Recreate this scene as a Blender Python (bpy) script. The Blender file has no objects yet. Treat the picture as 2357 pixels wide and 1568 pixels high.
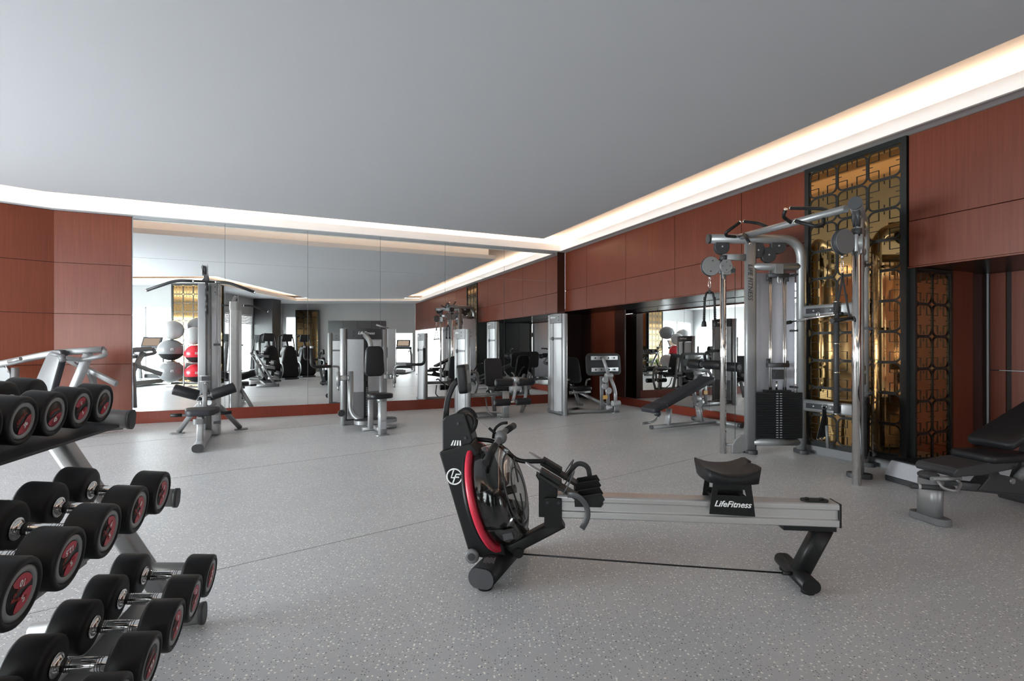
import bpy, math, random
from mathutils import Vector, Matrix
random.seed(7)
SC = bpy.context.scene
COL = SC.collection
PI = math.pi
rad = math.radians
V = Vector

# ------------------------------------------------------------------ materials
def pbr(name, col, metal=0.0, rough=0.5, vary=0.06, scale=30.0, bump=0.0, coat=0.0, alpha=None, spec=None):
    m = bpy.data.materials.new(name)
    m.use_nodes = True
    nt = m.node_tree
    b = nt.nodes['Principled BSDF']
    b.inputs['Metallic'].default_value = metal
    b.inputs['Roughness'].default_value = rough
    if coat: b.inputs['Coat Weight'].default_value = coat; b.inputs['Coat Roughness'].default_value = 0.12
    if spec is not None: b.inputs['Specular IOR Level'].default_value = spec
    tc = nt.nodes.new('ShaderNodeTexCoord')
    n = nt.nodes.new('ShaderNodeTexNoise'); n.inputs['Scale'].default_value = scale; n.inputs['Detail'].default_value = 3
    nt.links.new(tc.outputs['Object'], n.inputs['Vector'])
    mx = nt.nodes.new('ShaderNodeMix'); mx.data_type = 'RGBA'
    c2 = [min(1, c * (1 + vary)) for c in col]; c1 = [c * (1 - vary) for c in col]
    mx.inputs[6].default_value = (*c1, 1); mx.inputs[7].default_value = (*c2, 1)
    nt.links.new(n.outputs['Fac'], mx.inputs[0])
    nt.links.new(mx.outputs[2], b.inputs['Base Color'])
    if bump:
        bp = nt.nodes.new('ShaderNodeBump'); bp.inputs['Strength'].default_value = bump; bp.inputs['Distance'].default_value = 0.002
        nt.links.new(n.outputs['Fac'], bp.inputs['Height']); nt.links.new(bp.outputs['Normal'], b.inputs['Normal'])
    if alpha is not None: b.inputs['Alpha'].default_value = alpha
    return m

SIL = pbr('silver_paint', (0.27, 0.27, 0.275), 0.5, 0.40)
SILL = pbr('light_silver_paint', (0.38, 0.38, 0.39), 0.3, 0.42)
ALU = pbr('brushed_aluminium', (0.58, 0.575, 0.57), 0.75, 0.34, 0.04, 60)
CH = pbr('chrome', (0.82, 0.81, 0.80), 1.0, 0.09)
DG = pbr('dark_grey_plastic', (0.04, 0.04, 0.043), 0.0, 0.48, spec=0.35)
MG = pbr('mid_grey_plastic', (0.13, 0.13, 0.135), 0.0, 0.45)
LG = pbr('light_grey_plastic', (0.36, 0.36, 0.385), 0.0, 0.4)
BV = pbr('black_vinyl', (0.012, 0.012, 0.014), 0.0, 0.42, 0.2, 260, 0.25, spec=0.3)
BVD = pbr('charcoal_vinyl', (0.028, 0.028, 0.034), 0.0, 0.5, 0.2, 260, 0.25, spec=0.3)
BP = pbr('black_powder_coat', (0.009, 0.009, 0.0095), 0.0, 0.42, 0.15, 90, 0.1, spec=0.3)
BR = pbr('black_rubber', (0.009, 0.009, 0.010), 0.0, 0.5, 0.15, 120, 0.12, spec=0.32)
STK = pbr('black_steel_plates', (0.014, 0.014, 0.015), 0.1, 0.42, spec=0.3)
SHR = pbr('pale_shroud_plastic', (0.60, 0.60, 0.66), 0.0, 0.38)
RED = pbr('red_plastic', (0.52, 0.022, 0.05), 0.0, 0.35)
REDL = pbr('red_label', (0.42, 0.016, 0.04), 0.0, 0.35)
REDB = pbr('red_vinyl_ball', (0.62, 0.02, 0.035), 0.0, 0.28)
GRB = pbr('grey_vinyl_ball', (0.19, 0.195, 0.20), 0.0, 0.28)
LGB = pbr('pale_grey_vinyl_ball', (0.42, 0.42, 0.42), 0.0, 0.3)
WHT = pbr('white_print', (0.8, 0.8, 0.8), 0.0, 0.4)
REDP = pbr('red_print', (0.32, 0.03, 0.02), 0.0, 0.4)
RING = pbr('grey_label_ring', (0.24, 0.25, 0.25), 0.3, 0.35)
CEIL = pbr('grey_ceiling_paint', (0.47, 0.47, 0.49), 0.0, 0.85, 0.05, 240)
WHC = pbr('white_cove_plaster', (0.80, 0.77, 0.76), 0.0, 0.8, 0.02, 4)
WHCD = pbr('dimmed_cove_white', (0.42, 0.36, 0.32), 0.0, 0.8, 0.02, 4)  # cove white darkened in its colour, to tone down glare beside the lamp strip
DTILE = pbr('dark_stone_tile', (0.055, 0.052, 0.055), 0.0, 0.3, 0.25, 3)
BLKF = pbr('black_satin_frame', (0.012, 0.013, 0.013), 0.2, 0.35)
BLKG = pbr('black_gloss_soffit', (0.012, 0.011, 0.012), 0.0, 0.28, spec=0.3)
HEDGE = pbr('hedge_leaves', (0.06, 0.16, 0.05), 0.0, 0.8, 0.6, 14)
PAVE = pbr('terrace_paving', (0.6, 0.6, 0.58), 0.0, 0.8, 0.1, 6)
BLIND = pbr('white_blind', (0.7, 0.7, 0.72), 0.0, 0.6)
YEL = pbr('amber_label', (0.6, 0.35, 0.10), 0.0, 0.4)
BRASS = pbr('brass_bush', (0.6, 0.42, 0.15), 1.0, 0.3)
GROUT = pbr('seam_gap', (0.012, 0.004, 0.003), 0.0, 0.7)

def emis(name, col, st):
    m = bpy.data.materials.new(name); m.use_nodes = True
    nt = m.node_tree; nt.nodes.clear()
    e = nt.nodes.new('ShaderNodeEmission'); o = nt.nodes.new('ShaderNodeOutputMaterial')
    e.inputs[0].default_value = (*col, 1); e.inputs[1].default_value = st
    nt.links.new(e.outputs[0], o.inputs[0])
    return m
COVE = emis('warm_cove_lamp', (1.0, 0.80, 0.60), 24.0)
SCREEN = emis('console_screen_glow', (0.55, 0.42, 0.32), 0.5)

def wood_mat(name, c1, c2, rough=0.26):
    m = bpy.data.materials.new(name); m.use_nodes = True
    nt = m.node_tree; b = nt.nodes['Principled BSDF']
    tc = nt.nodes.new('ShaderNodeTexCoord'); mp = nt.nodes.new('ShaderNodeMapping')
    mp.inputs['Scale'].default_value = (60, 60, 1.6)
    n = nt.nodes.new('ShaderNodeTexNoise'); n.inputs['Scale'].default_value = 1.0; n.inputs['Detail'].default_value = 5
    n2 = nt.nodes.new('ShaderNodeTexNoise'); n2.inputs['Scale'].default_value = 0.9; n2.inputs['Detail'].default_value = 2
    nt.links.new(tc.outputs['Object'], mp.inputs['Vector']); nt.links.new(mp.outputs[0], n.inputs['Vector'])
    nt.links.new(tc.outputs['Object'], n2.inputs['Vector'])
    ad = nt.nodes.new('ShaderNodeMath'); ad.operation = 'MULTIPLY_ADD'; ad.inputs[1].default_value = 0.55
    nt.links.new(n.outputs['Fac'], ad.inputs[0])
    m2 = nt.nodes.new('ShaderNodeMath'); m2.operation = 'MULTIPLY'; m2.inputs[1].default_value = 0.45
    nt.links.new(n2.outputs['Fac'], m2.inputs[0]); nt.links.new(m2.outputs[0], ad.inputs[2])
    cr = nt.nodes.new('ShaderNodeValToRGB')
    cr.color_ramp.elements[0].position = 0.3; cr.color_ramp.elements[0].color = (*c1, 1)
    cr.color_ramp.elements[1].position = 0.72; cr.color_ramp.elements[1].color = (*c2, 1)
    nt.links.new(ad.outputs[0], cr.inputs[0]); nt.links.new(cr.outputs[0], b.inputs['Base Color'])
    b.inputs['Roughness'].default_value = rough
    b.inputs['Specular IOR Level'].default_value = 0.3; b.inputs['Coat Weight'].default_value = 0.06; b.inputs['Coat Roughness'].default_value = 0.15
    return m
WOOD = wood_mat('red_brown_veneer', (0.088, 0.0180, 0.0080), (0.148, 0.034, 0.0155), 0.4)
WOODB = wood_mat('red_brown_skirting', (0.11, 0.018, 0.009), (0.17, 0.028, 0.014), 0.3)
WOODD = wood_mat('dark_brown_veneer', (0.028, 0.010, 0.007), (0.05, 0.016, 0.011), 0.3)

def mirror_mat(name, col, rough=0.0, wave=0.0):
    m = bpy.data.materials.new(name); m.use_nodes = True
    nt = m.node_tree; b = nt.nodes['Principled BSDF']
    b.inputs['Base Color'].default_value = (*col, 1); b.inputs['Metallic'].default_value = 1
    b.inputs['Roughness'].default_value = rough
    if wave:
        tc = nt.nodes.new('ShaderNodeTexCoord')
        n = nt.nodes.new('ShaderNodeTexNoise'); n.inputs['Scale'].default_value = 1.5; n.inputs['Detail'].default_value = 1
        nt.links.new(tc.outputs['Object'], n.inputs['Vector'])
        bp = nt.nodes.new('ShaderNodeBump'); bp.inputs['Strength'].default_value = wave; bp.inputs['Distance'].default_value = 0.12
        nt.links.new(n.outputs['Fac'], bp.inputs['Height']); nt.links.new(bp.outputs['Normal'], b.inputs['Normal'])
    return m
MIR = mirror_mat('silvered_mirror', (0.90, 0.915, 0.91))
GOLD = mirror_mat('bronze_gold_mirror', (0.56, 0.36, 0.155), 0.06, 0.015)

def glass_mat(name, col=(1, 1, 1), mix=0.08, rough=0.02):
    m = bpy.data.materials.new(name); m.use_nodes = True
    nt = m.node_tree; nt.nodes.clear()
    t = nt.nodes.new('ShaderNodeBsdfTransparent'); t.inputs[0].default_value = (*col, 1)
    g = nt.nodes.new('ShaderNodeBsdfGlossy'); g.inputs['Roughness'].default_value = rough
    fr = nt.nodes.new('ShaderNodeLayerWeight'); fr.inputs[0].default_value = 0.35
    mm = nt.nodes.new('ShaderNodeMath'); mm.operation = 'MULTIPLY_ADD'; mm.inputs[1].default_value = 0.38; mm.inputs[2].default_value = mix
    nt.links.new(fr.outputs['Facing'], mm.inputs[0])
    x = nt.nodes.new('ShaderNodeMixShader'); o = nt.nodes.new('ShaderNodeOutputMaterial')
    nt.links.new(mm.outputs[0], x.inputs[0]); nt.links.new(t.outputs[0], x.inputs[1]); nt.links.new(g.outputs[0], x.inputs[2])
    nt.links.new(x.outputs[0], o.inputs[0])
    return m
GLASS = glass_mat('window_glass', (0.97, 0.99, 0.98), 0.02)
TANK = glass_mat('smoky_polycarbonate', (0.70, 0.70, 0.685), 0.05, 0.08)
CLR = glass_mat('clear_shroud', (0.93, 0.88, 0.84), 0.10, 0.05)
WATER = glass_mat('tank_water', (0.22, 0.24, 0.20), 0.05, 0.03)

def floor_mat():
    m = bpy.data.materials.new('speckled_rubber_floor'); m.use_nodes = True
    nt = m.node_tree; b = nt.nodes['Principled BSDF']
    tc = nt.nodes.new('ShaderNodeTexCoord')
    base = nt.nodes.new('ShaderNodeTexNoise'); base.inputs['Scale'].default_value = 1.1; base.inputs['Detail'].default_value = 6
    nt.links.new(tc.outputs['Object'], base.inputs['Vector'])
    cr = nt.nodes.new('ShaderNodeValToRGB')
    cr.color_ramp.elements[0].position = 0.3; cr.color_ramp.elements[0].color = (0.448, 0.463, 0.482, 1)
    cr.color_ramp.elements[1].position = 0.7; cr.color_ramp.elements[1].color = (0.507, 0.523, 0.543, 1)
    nt.links.new(base.outputs['Fac'], cr.inputs[0])
    prev = cr.outputs[0]
    def flecks(scale, rad_, keep, col, seed, prev):
        mp = nt.nodes.new('ShaderNodeMapping'); mp.inputs['Location'].default_value = (seed, seed * 1.7, 0)
        nt.links.new(tc.outputs['Object'], mp.inputs['Vector'])
        # warp so the flecks are irregular
        nz = nt.nodes.new('ShaderNodeTexNoise'); nz.inputs['Scale'].default_value = scale * 2.2
        nt.links.new(mp.outputs[0], nz.inputs['Vector'])
        mxv = nt.nodes.new('ShaderNodeVectorMath'); mxv.operation = 'MULTIPLY_ADD'
        mxv.inputs[1].default_value = (0.5 / scale,) * 3
        nt.links.new(nz.outputs['Color'], mxv.inputs[0]); nt.links.new(mp.outputs[0], mxv.inputs[2])
        vo = nt.nodes.new('ShaderNodeTexVoronoi'); vo.voronoi_dimensions = '2D'; vo.inputs['Scale'].default_value = scale
        nt.links.new(mxv.outputs[0], vo.inputs['Vector'])
        lt = nt.nodes.new('ShaderNodeMath'); lt.operation = 'LESS_THAN'; lt.inputs[1].default_value = rad_
        nt.links.new(vo.outputs['Distance'], lt.inputs[0])
        sp = nt.nodes.new('ShaderNodeSeparateColor'); nt.links.new(vo.outputs['Color'], sp.inputs[0])
        l2 = nt.nodes.new('ShaderNodeMath'); l2.operation = 'LESS_THAN'; l2.inputs[1].default_value = keep
        nt.links.new(sp.outputs[0], l2.inputs[0])
        mu = nt.nodes.new('ShaderNodeMath'); mu.operation = 'MULTIPLY'
        nt.links.new(lt.outputs[0], mu.inputs[0]); nt.links.new(l2.outputs[0], mu.inputs[1])
        mx = nt.nodes.new('ShaderNodeMix'); mx.data_type = 'RGBA'
        nt.links.new(mu.outputs[0], mx.inputs[0]); nt.links.new(prev, mx.inputs[6]); mx.inputs[7].default_value = (*col, 1)
        return mx.outputs[2]
    prev = flecks(52, 0.20, 0.26, (0.95, 0.94, 0.88), 3.1, prev)
    prev = flecks(95, 0.2, 0.14, (0.72, 0.72, 0.68), 11.4, prev)
    prev = flecks(80, 0.18, 0.22, (0.05, 0.05, 0.055), 7.7, prev)
    nt.links.new(prev, b.inputs['Base Color'])
    b.inputs['Roughness'].default_value = 0.40
    b.inputs['Specular IOR Level'].default_value = 0.5
    return m
FLOOR = floor_mat()

# ------------------------------------------------------------------ mesh builder
def frame_from(z, up=V((0, 0, 1))):
    z = z.normalized(); up = V(up)
    if abs(z.dot(up)) > 0.995: up = V((1, 0, 0)) if abs(z.x) < 0.9 else V((0, 1, 0))
    x = up.cross(z).normalized(); y = z.cross(x)
    return x, y, z

def fillet(pts, r, n=6):
    pts = [V(p) for p in pts]
    if r <= 0 or len(pts) < 3: return pts
    out = [pts[0]]
    for i in range(1, len(pts) - 1):
        a, b, c = pts[i - 1], pts[i], pts[i + 1]
        d1 = (a - b); d2 = (c - b)
        rr = min(r, d1.length * 0.49, d2.length * 0.49)
        p1 = b + d1.normalized() * rr; p2 = b + d2.normalized() * rr
        for k in range(n + 1):
            t = k / n
            out.append(p1.lerp(b, t).lerp(b.lerp(p2, t), t))
    out.append(pts[-1])
    return out

def circ(r, n=14): return [(r * math.cos(2 * PI * i / n), r * math.sin(2 * PI * i / n)) for i in range(n)]
def rrect(w, h, r, n=4):
    out = []
    r = min(r, w / 2 - 1e-4, h / 2 - 1e-4)
    for cx, cy, a0 in ((w/2-r, h/2-r, 0), (-w/2+r, h/2-r, 90), (-w/2+r, -h/2+r, 180), (w/2-r, -h/2+r, 270)):
        for k in range(n + 1):
            a = rad(a0 + 90 * k / n); out.append((cx + r * math.cos(a), cy + r * math.sin(a)))
    return out

class M:
    def __init__(s, T=None):
        s.v = []; s.f = []; s.sm = []; s.T = T or Matrix()
    def add(s, vs, fs, smooth=False):
        b = len(s.v)
        s.v += [s.T @ V(p) for p in vs]
        s.f += [[b + i for i in f] for f in fs]
        if isinstance(smooth, bool): s.sm += [smooth] * len(fs)
        else: s.sm += smooth
        return s
    def box(s, c, size, R=None):
        hx, hy, hz = (d / 2 for d in size)
        vs = [V((x, y, z)) for x in (-hx, hx) for y in (-hy, hy) for z in (-hz, hz)]
        if R is not None: vs = [R @ p for p in vs]
        vs = [p + V(c) for p in vs]
        return s.add(vs, [(0, 1, 3, 2), (4, 6, 7, 5), (0, 4, 5, 1), (2, 3, 7, 6), (0, 2, 6, 4), (1, 5, 7, 3)])
    def sweep(s, pts, sec, up=V((0, 0, 1)), smooth=True, caps=True, closed=False, scales=None):
        pts = [V(p) for p in pts]; n = len(sec); N = len(pts)
        vs = []; px = None
        for i, p in enumerate(pts):
            if closed: t = (pts[(i + 1) % N] - pts[i - 1])
            elif i == 0: t = pts[1] - pts[0]
            elif i == N - 1: t = pts[-1] - pts[-2]
            else: t = (pts[i + 1] - p).normalized() + (p - pts[i - 1]).normalized()
            t.normalize()
            if px is None: x, y, z = frame_from(t, up)
            else:
                x = px - t * px.dot(t)
                if x.length < 1e-5: x, y, z = frame_from(t, up)
                x.normalize(); y = t.cross(x)
            px = x
            k = 1.0 if scales is None else scales[i]
            for a, b in sec: vs.append(p + x * a * k + y * b * k)
        fs = []
        for i in range(N if closed else N - 1):
            j = (i + 1) % N
            for k in range(n):
                l = (k + 1) % n
                fs.append((i * n + k, i * n + l, j * n + l, j * n + k))
        sm = [smooth] * len(fs)
        if caps and not closed:
            fs.append(tuple(range(n - 1, -1, -1))); fs.append(tuple((N - 1) * n + k for k in range(n))); sm += [False, False]
        return s.add(vs, fs, sm)
    def tube(s, pts, r, n=14, fl=0.0, closed=False, nf=6):
        return s.sweep(fillet(pts, fl, nf), circ(r, n), closed=closed)
    def bar(s, pts, w, h, r=0.008, fl=0.0, up=V((0, 0, 1))):
        # w: horizontal width, h: height along 'up'
        return s.sweep(fillet(pts, fl), rrect(w, h, r), up, True)
    def cyl(s, p, q, r, r2=None, n=24, bev=0.0):
        p, q = V(p), V(q); d = (q - p); L = d.length
        r2 = r if r2 is None else r2
        if bev:
            prof = [(r - bev, 0), (r - bev * 0.3, bev * 0.3), (r, bev), (r2, L - bev), (r2 - bev * 0.3, L - bev * 0.3), (r2 - bev, L)]
        else: prof = [(r, 0), (r2, L)]
        return s.lathe(prof, p, d, n)
    def lathe(s, prof, o, axis=(0, 0, 1), n=32, smooth=True, cap=True):
        x, y, z = frame_from(V(axis)); o = V(o)
        vs = []; fs = []; m = len(prof)
        for r, h in prof:
            for k in range(n):
                a = 2 * PI * k / n
                vs.append(o + x * (r * math.cos(a)) + y * (r * math.sin(a)) + z * h)
        for i in range(m - 1):
            for k in range(n):
                l = (k + 1) % n
                fs.append((i * n + k, i * n + l, (i + 1) * n + l, (i + 1) * n + k))
        sm = [smooth] * len(fs)
        if cap:
            fs.append(tuple(range(n - 1, -1, -1))); fs.append(tuple((m - 1) * n + k for k in range(n))); sm += [False, False]
        return s.add(vs, fs, sm)
    def prism(s, poly, o, ux, uy, d):
        # extrude a polygon given in (ux, uy) from o by vector d
        o, ux, uy, d = V(o), V(ux), V(uy), V(d); n = len(poly)
        vs = [o + ux * a + uy * b for a, b in poly] + [o + ux * a + uy * b + d for a, b in poly]
        fs = [tuple(range(n)), tuple(range(2 * n - 1, n - 1, -1))] + [(k, k + n, (k + 1) % n + n, (k + 1) % n) for k in range(n)]
        return s.add(vs, fs)
    def ball(s, c, r, sc=(1, 1, 1), n=24, m=14):
        vs = []; fs = []
        for i in range(m + 1):
            th = PI * i / m
            for k in range(n):
                a = 2 * PI * k / n
                vs.append(V(c) + V((sc[0] * r * math.sin(th) * math.cos(a), sc[1] * r * math.sin(th) * math.sin(a), sc[2] * r * math.cos(th))))
        for i in range(m):
            for k in range(n):
                l = (k + 1) % n
                fs.append((i * n + k, (i + 1) * n + k, (i + 1) * n + l, i * n + l))
        return s.add(vs, fs, True)
    def pad(s, o, ux, uy, nrm, outline, t, edge=0.012, crown=0.0):
        # upholstered cushion: outline (a,b) in ux,uy, thickness t along nrm, soft edges
        o, ux, uy, nrm = V(o), V(ux).normalized(), V(uy).normalized(), V(nrm).normalized()
        n = len(outline)
        cx = sum(p[0] for p in outline) / n; cy = sum(p[1] for p in outline) / n
        hw = max(abs(p[0] - cx) for p in outline); hh = max(abs(p[1] - cy) for p in outline)
        lay = [(-edge, 0), (-edge * 0.3, edge * 0.3), (0, edge), (0, t - edge), (-edge * 0.3, t - edge * 0.3), (-edge, t), (-edge * 3.0, t + crown * 0.6), (-edge * 6, t + crown)]
        vs = []; fs = []
        for ins, h in lay:
            kx = (hw + ins) / hw; ky = (hh + ins) / hh
            for a, b in outline:
                vs.append(o + ux * (cx + (a - cx) * kx) + uy * (cy + (b - cy) * ky) + nrm * h)
        L = len(lay)
        for i in range(L - 1):
            for k in range(n):
                l = (k + 1) % n
                fs.append((i * n + k, i * n + l, (i + 1) * n + l, (i + 1) * n + k))
        fs.append(tuple(range(n - 1, -1, -1))); fs.append(tuple((L - 1) * n + k for k in range(n)))
        return s.add(vs, fs, True)
    def each(s, name, mat, parent=None, label=None, bev=0.0):
        # one object per connected piece
        par = list(range(len(s.v)))
        def fd(a):
            while par[a] != a: par[a] = par[par[a]]; a = par[a]
            return a
        for f in s.f:
            for k in f[1:]: par[fd(k)] = fd(f[0])
        gr = {}
        for f, sm in zip(s.f, s.sm): gr.setdefault(fd(f[0]), []).append((f, sm))
        out = []
        for fs in gr.values():
            m = M(); idx = {}
            for f, sm in fs:
                g = []
                for k in f:
                    if k not in idx: idx[k] = len(m.v); m.v.append(s.v[k])
                    g.append(idx[k])
                m.f.append(g); m.sm.append(sm)
            out.append(m.build(name, mat, parent, label, bev))
        return out
    def build(s, name, mat, parent=None, label=None, bev=0.0):
        me = bpy.data.meshes.new(name)
        me.from_pydata([tuple(p) for p in s.v], [], s.f)
        me.polygons.foreach_set('use_smooth', s.sm)
        me.materials.append(mat)
        import bmesh
        bm = bmesh.new(); bm.from_mesh(me)
        bmesh.ops.recalc_face_normals(bm, faces=bm.faces)
        bm.to_mesh(me); bm.free()
        me.update()
        o = bpy.data.objects.new(name, me); COL.objects.link(o)
        if parent is not None: o.parent = parent
        if label: o['label'] = label
        if bev:
            b = o.modifiers.new('soft_edges', 'BEVEL'); b.width = bev; b.segments = 2; b.limit_method = 'ANGLE'; b.angle_limit = rad(40)
        return o

def Rz(deg): return Matrix.Rotation(rad(deg), 4, 'Z')
def Tr(x, y, z=0): return Matrix.Translation((x, y, z))

def thing(name, label, cat, loc=(0, 0, 0), rz=0.0, group=None):
    o = bpy.data.objects.new(name, None); COL.objects.link(o)
    o.empty_display_size = 0.2
    o.location = loc if len(loc) == 3 else (*loc, 0); o.rotation_euler = (0, 0, rad(rz))
    o['label'] = label; o['category'] = cat
    if group: o['group'] = group
    return o
def tag(o, label, cat, group=None, kind=None):
    o['label'] = label; o['category'] = cat
    if group: o['group'] = group
    if kind: o['kind'] = kind
    return o
def struct(o, label=None):
    o['kind'] = 'structure'; o['category'] = 'room'
    if label: o['label'] = label
    return o
def dup(o, parent=None, top=True):
    c = o.copy(); COL.objects.link(c)
    c.parent = parent
    for ch in [x for x in bpy.data.objects if x.parent == o]: dup(ch, c)
    return c

def text(st, size, Mx, mat, name, parent, shear=0.0, depth=0.0012, bold=0.0, align='CENTER'):
    cu = bpy.data.curves.new('letters', 'FONT'); cu.body = st; cu.size = size; cu.align_x = align; cu.align_y = 'CENTER'
    cu.shear = shear; cu.extrude = depth; cu.offset = bold; cu.resolution_u = 3
    t = bpy.data.objects.new('letters', cu); COL.objects.link(t)
    dg = bpy.context.evaluated_depsgraph_get()
    me = bpy.data.meshes.new_from_object(t.evaluated_get(dg))
    bpy.data.objects.remove(t); bpy.data.curves.remove(cu)
    me.transform(Mx); me.materials.clear(); me.materials.append(mat)
    o = bpy.data.objects.new(name, me); COL.objects.link(o); o.parent = parent
    return o
def basis(o, ux, uy):
    ux = V(ux).normalized(); uy = V(uy).normalized(); uz = ux.cross(uy).normalized(); uy = uz.cross(ux)
    m = Matrix(((ux.x, uy.x, uz.x, o[0]), (ux.y, uy.y, uz.y, o[1]), (ux.z, uy.z, uz.z, o[2]), (0, 0, 0, 1)))
    return m

# ------------------------------------------------------------------ the room
# room axes: s runs along the mirrored back wall, t runs from the windows towards that wall
ANG = 23.5
RS = Rz(ANG)
def stw(s, t, z=0.0): return RS @ V((s, t, z))
TB = 9.51
PA, PB, PC, PD, PE, PF, PG = (5.36, 9.51), (-3.20, 9.51), (-9.17, 7.26), (-7.93, -2.86), (-3.257, -0.823), (-0.427, -7.334), (5.36, -4.818)
ROOM = [PA, PB, PC, PD, PE, PF, PG]          # counter-clockwise
def inset(poly, ds):
    n = len(poly); L = []
    for i in range(n):
        p, q = V(poly[i]), V(poly[(i + 1) % n]); d = (q - p).normalized(); nn = V((-d.y, d.x))
        L.append((p + nn * ds[i], d))
    out = []
    for i in range(n):
        (p, d), (q, e) = L[i - 1], L[i]
        k = (q - p).x * e.y - (q - p).y * e.x
        den = d.x * e.y - d.y * e.x
        out.append(tuple(p + d * (k / den)))
    return out
LIPD = [0.22, 0.22, 0.22, 1.0, 1.4, 1.7, 0.22]
SLABD = [1.22, 1.25, 1.25, 2.54, 2.5, 2.9, 1.12]
LIP = inset(ROOM, LIPD); SLAB = inset(ROOM, SLABD)
LIPB = inset(ROOM, [d - 0.03 for d in LIPD])
RIS = inset(ROOM, [d + 0.12 for d in SLABD])
X3 = (1, 0, 0); Y3 = (0, 1, 0)
HC = 3.20                                    # soffit height

def poly_m(poly, z0, z1, T=RS): return M(T).prism(poly, (0, 0, z0), X3, Y3, (0, 0, z1 - z0))
def ring(po, pi, z0, z1):
    m = M(RS); n = len(po)
    for i in range(n):
        j = (i + 1) % n
        m.prism([po[i], po[j], pi[j], pi[i]], (0, 0, z0), X3, Y3, (0, 0, z1 - z0))
    return m

FL = [(7.2, 10.5), (5.2, 10.5), (5.2, 9.6), (-3.2, 9.6), (-9.3, 7.35), (-8.0, -3.0), (-3.3, -0.9), (-0.45, -7.5), (7.2, -4.2)]
fl = poly_m(FL, -0.08, 0.0).build('floor', FLOOR); struct(fl, 'grey speckled rubber gym floor')
seams = M(RS)
for a, b in (((-6.5, 1.6), (5.2, 4.5)), ((-6, 4.2), (5.2, 7.0)), ((-2.5, -1.5), (5.3, 0.4)), ((-7, 6.4), (1.5, 8.5))):
    a, b = V((*a, 0.0006)), V((*b, 0.0006)); seams.bar([a, b], 0.0018, 0.0012, 0.0004)
struct(seams.build('trim_1', MG), 'thin joints between sheets of the rubber floor')

struct(poly_m(SLAB, 3.17, 3.26).build('ceiling', CEIL), 'lowered flat grey ceiling panel')
struct(poly_m([(7.3, 9.7), (-3.2, 9.7), (-9.5, 7.5), (-8.2, -3.2), (-3.4, -1.0), (-0.5, -7.8), (7.3, -4.3)], 3.45, 3.55).build('ceiling', WHCD), 'upper white ceiling inside the light cove')
m = M(RS); n = len(RIS)
RI2 = inset(ROOM, [d + 0.16 for d in SLABD])
struct(ring(RIS, RI2, 3.26, 3.45).build('trim_2', WHC), 'riser above the grey ceiling panel')
struct(ring(ROOM, LIPB, HC, HC + 0.015).build('trim_3', CEIL), 'flat grey soffit along the walls')
struct(ring(LIPB, LIP, 3.185, 3.316).build('trim_4', WHC), 'white lip of the light cove')
struct(ring(inset(ROOM, [-0.04] * 7), ROOM, HC, 3.45).build('trim_5', WHCD), 'white wall band inside the light cove')
CV0 = inset(ROOM, [max(0.06, d - 0.13) for d in LIPD]); CV1 = inset(ROOM, [max(0.10, d - 0.08) for d in LIPD])
struct(ring(CV0, CV1, 3.298, 3.330).build('trim_6', COVE), 'warm lamp strip hidden behind the cove lip')

def edge_T(P, Q):
    P, Q = V(P), V(Q); d = Q - P
    return RS @ Tr(P.x, P.y) @ Matrix.Rotation(math.atan2(d.y, d.x), 4, 'Z'), d.length
def wall(P, Q, openings, z1, mat, name, label, th=0.12, z0=0.0):
    # x along the wall, the room is on the +y side, so thickness goes to -y
    T, L = edge_T(P, Q); m = M(T)
    def bx(a, b, za, zb):
        if b - a > 1e-4 and zb - za > 1e-4: m.box(((a + b) / 2, -th / 2, (za + zb) / 2), (b - a, th, zb - za))
    x = 0
    for a, b, za, zb in openings:
        bx(x, a, z0, z1); bx(a, b, z0, za); bx(a, b, zb, z1); x = b
    bx(x, L, z0, z1)
    return struct(m.build(name, mat), label), T, L

def panels(T, xs, zs, y0, th, gap=0.006):
    m = M(T)
    for i in range(len(xs) - 1):
        for j in range(len(zs) - 1):
            a, b, c, d = xs[i], xs[i + 1], zs[j], zs[j + 1]
            m.box(((a + b) / 2, y0 + th / 2, (c + d) / 2), (b - a - gap, th, d - c - gap))
    return m

# back wall, its mirror, panel bay and skirting
wall(PA, PB, [], HC, GROUT, 'wall_back', 'back wall behind the mirrors')
struct(panels(RS, [-3.2, -2.26], [0.185, 0.927, 1.68, 2.433, 3.195], TB - 0.02, 0.02).build('wall_back', WOOD, bev=0.002), 'red-brown veneer panels left of the mirror')
struct(M(RS).box((-0.75 + 1.725, TB - 0.014, 0.0925), (8.56, 0.028, 0.185)).build('baseboard_back', WOODB, bev=0.003), 'red-brown skirting below the long mirror')
struct(M(RS).box((5.27, TB - 0.012, HC / 2), (0.18, 0.024, HC)).build('trim_7', WOODD), 'dark veneer strip at the right end of the mirror')
mw = thing('wall_mirror', 'long floor-to-ceiling mirror of twelve panes covering the back wall', 'mirror', tuple(stw(1.46, TB - 0.02, 0.186)), ANG)
MX = [-2.25, -1.005, 0.254, 1.49, 2.718, 3.957, 5.18]
for i in range(6):
    for za, zb in ((0.186, 2.57), (2.574, 3.196)):
        a, b = MX[i] + 0.003, MX[i + 1] - 0.003
        M().box(((a + b) / 2 - 1.46, 0.009, (za + zb) / 2 - 0.186), (b - a, 0.012, zb - za)).build('mirror_pane', MIR, mw)
struct(M(RS).box((1.46, TB - 0.003, 1.69), (7.45, 0.004, 3.0)).build('trim_8', LG), 'pale backing seen in the mirror joints')

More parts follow.
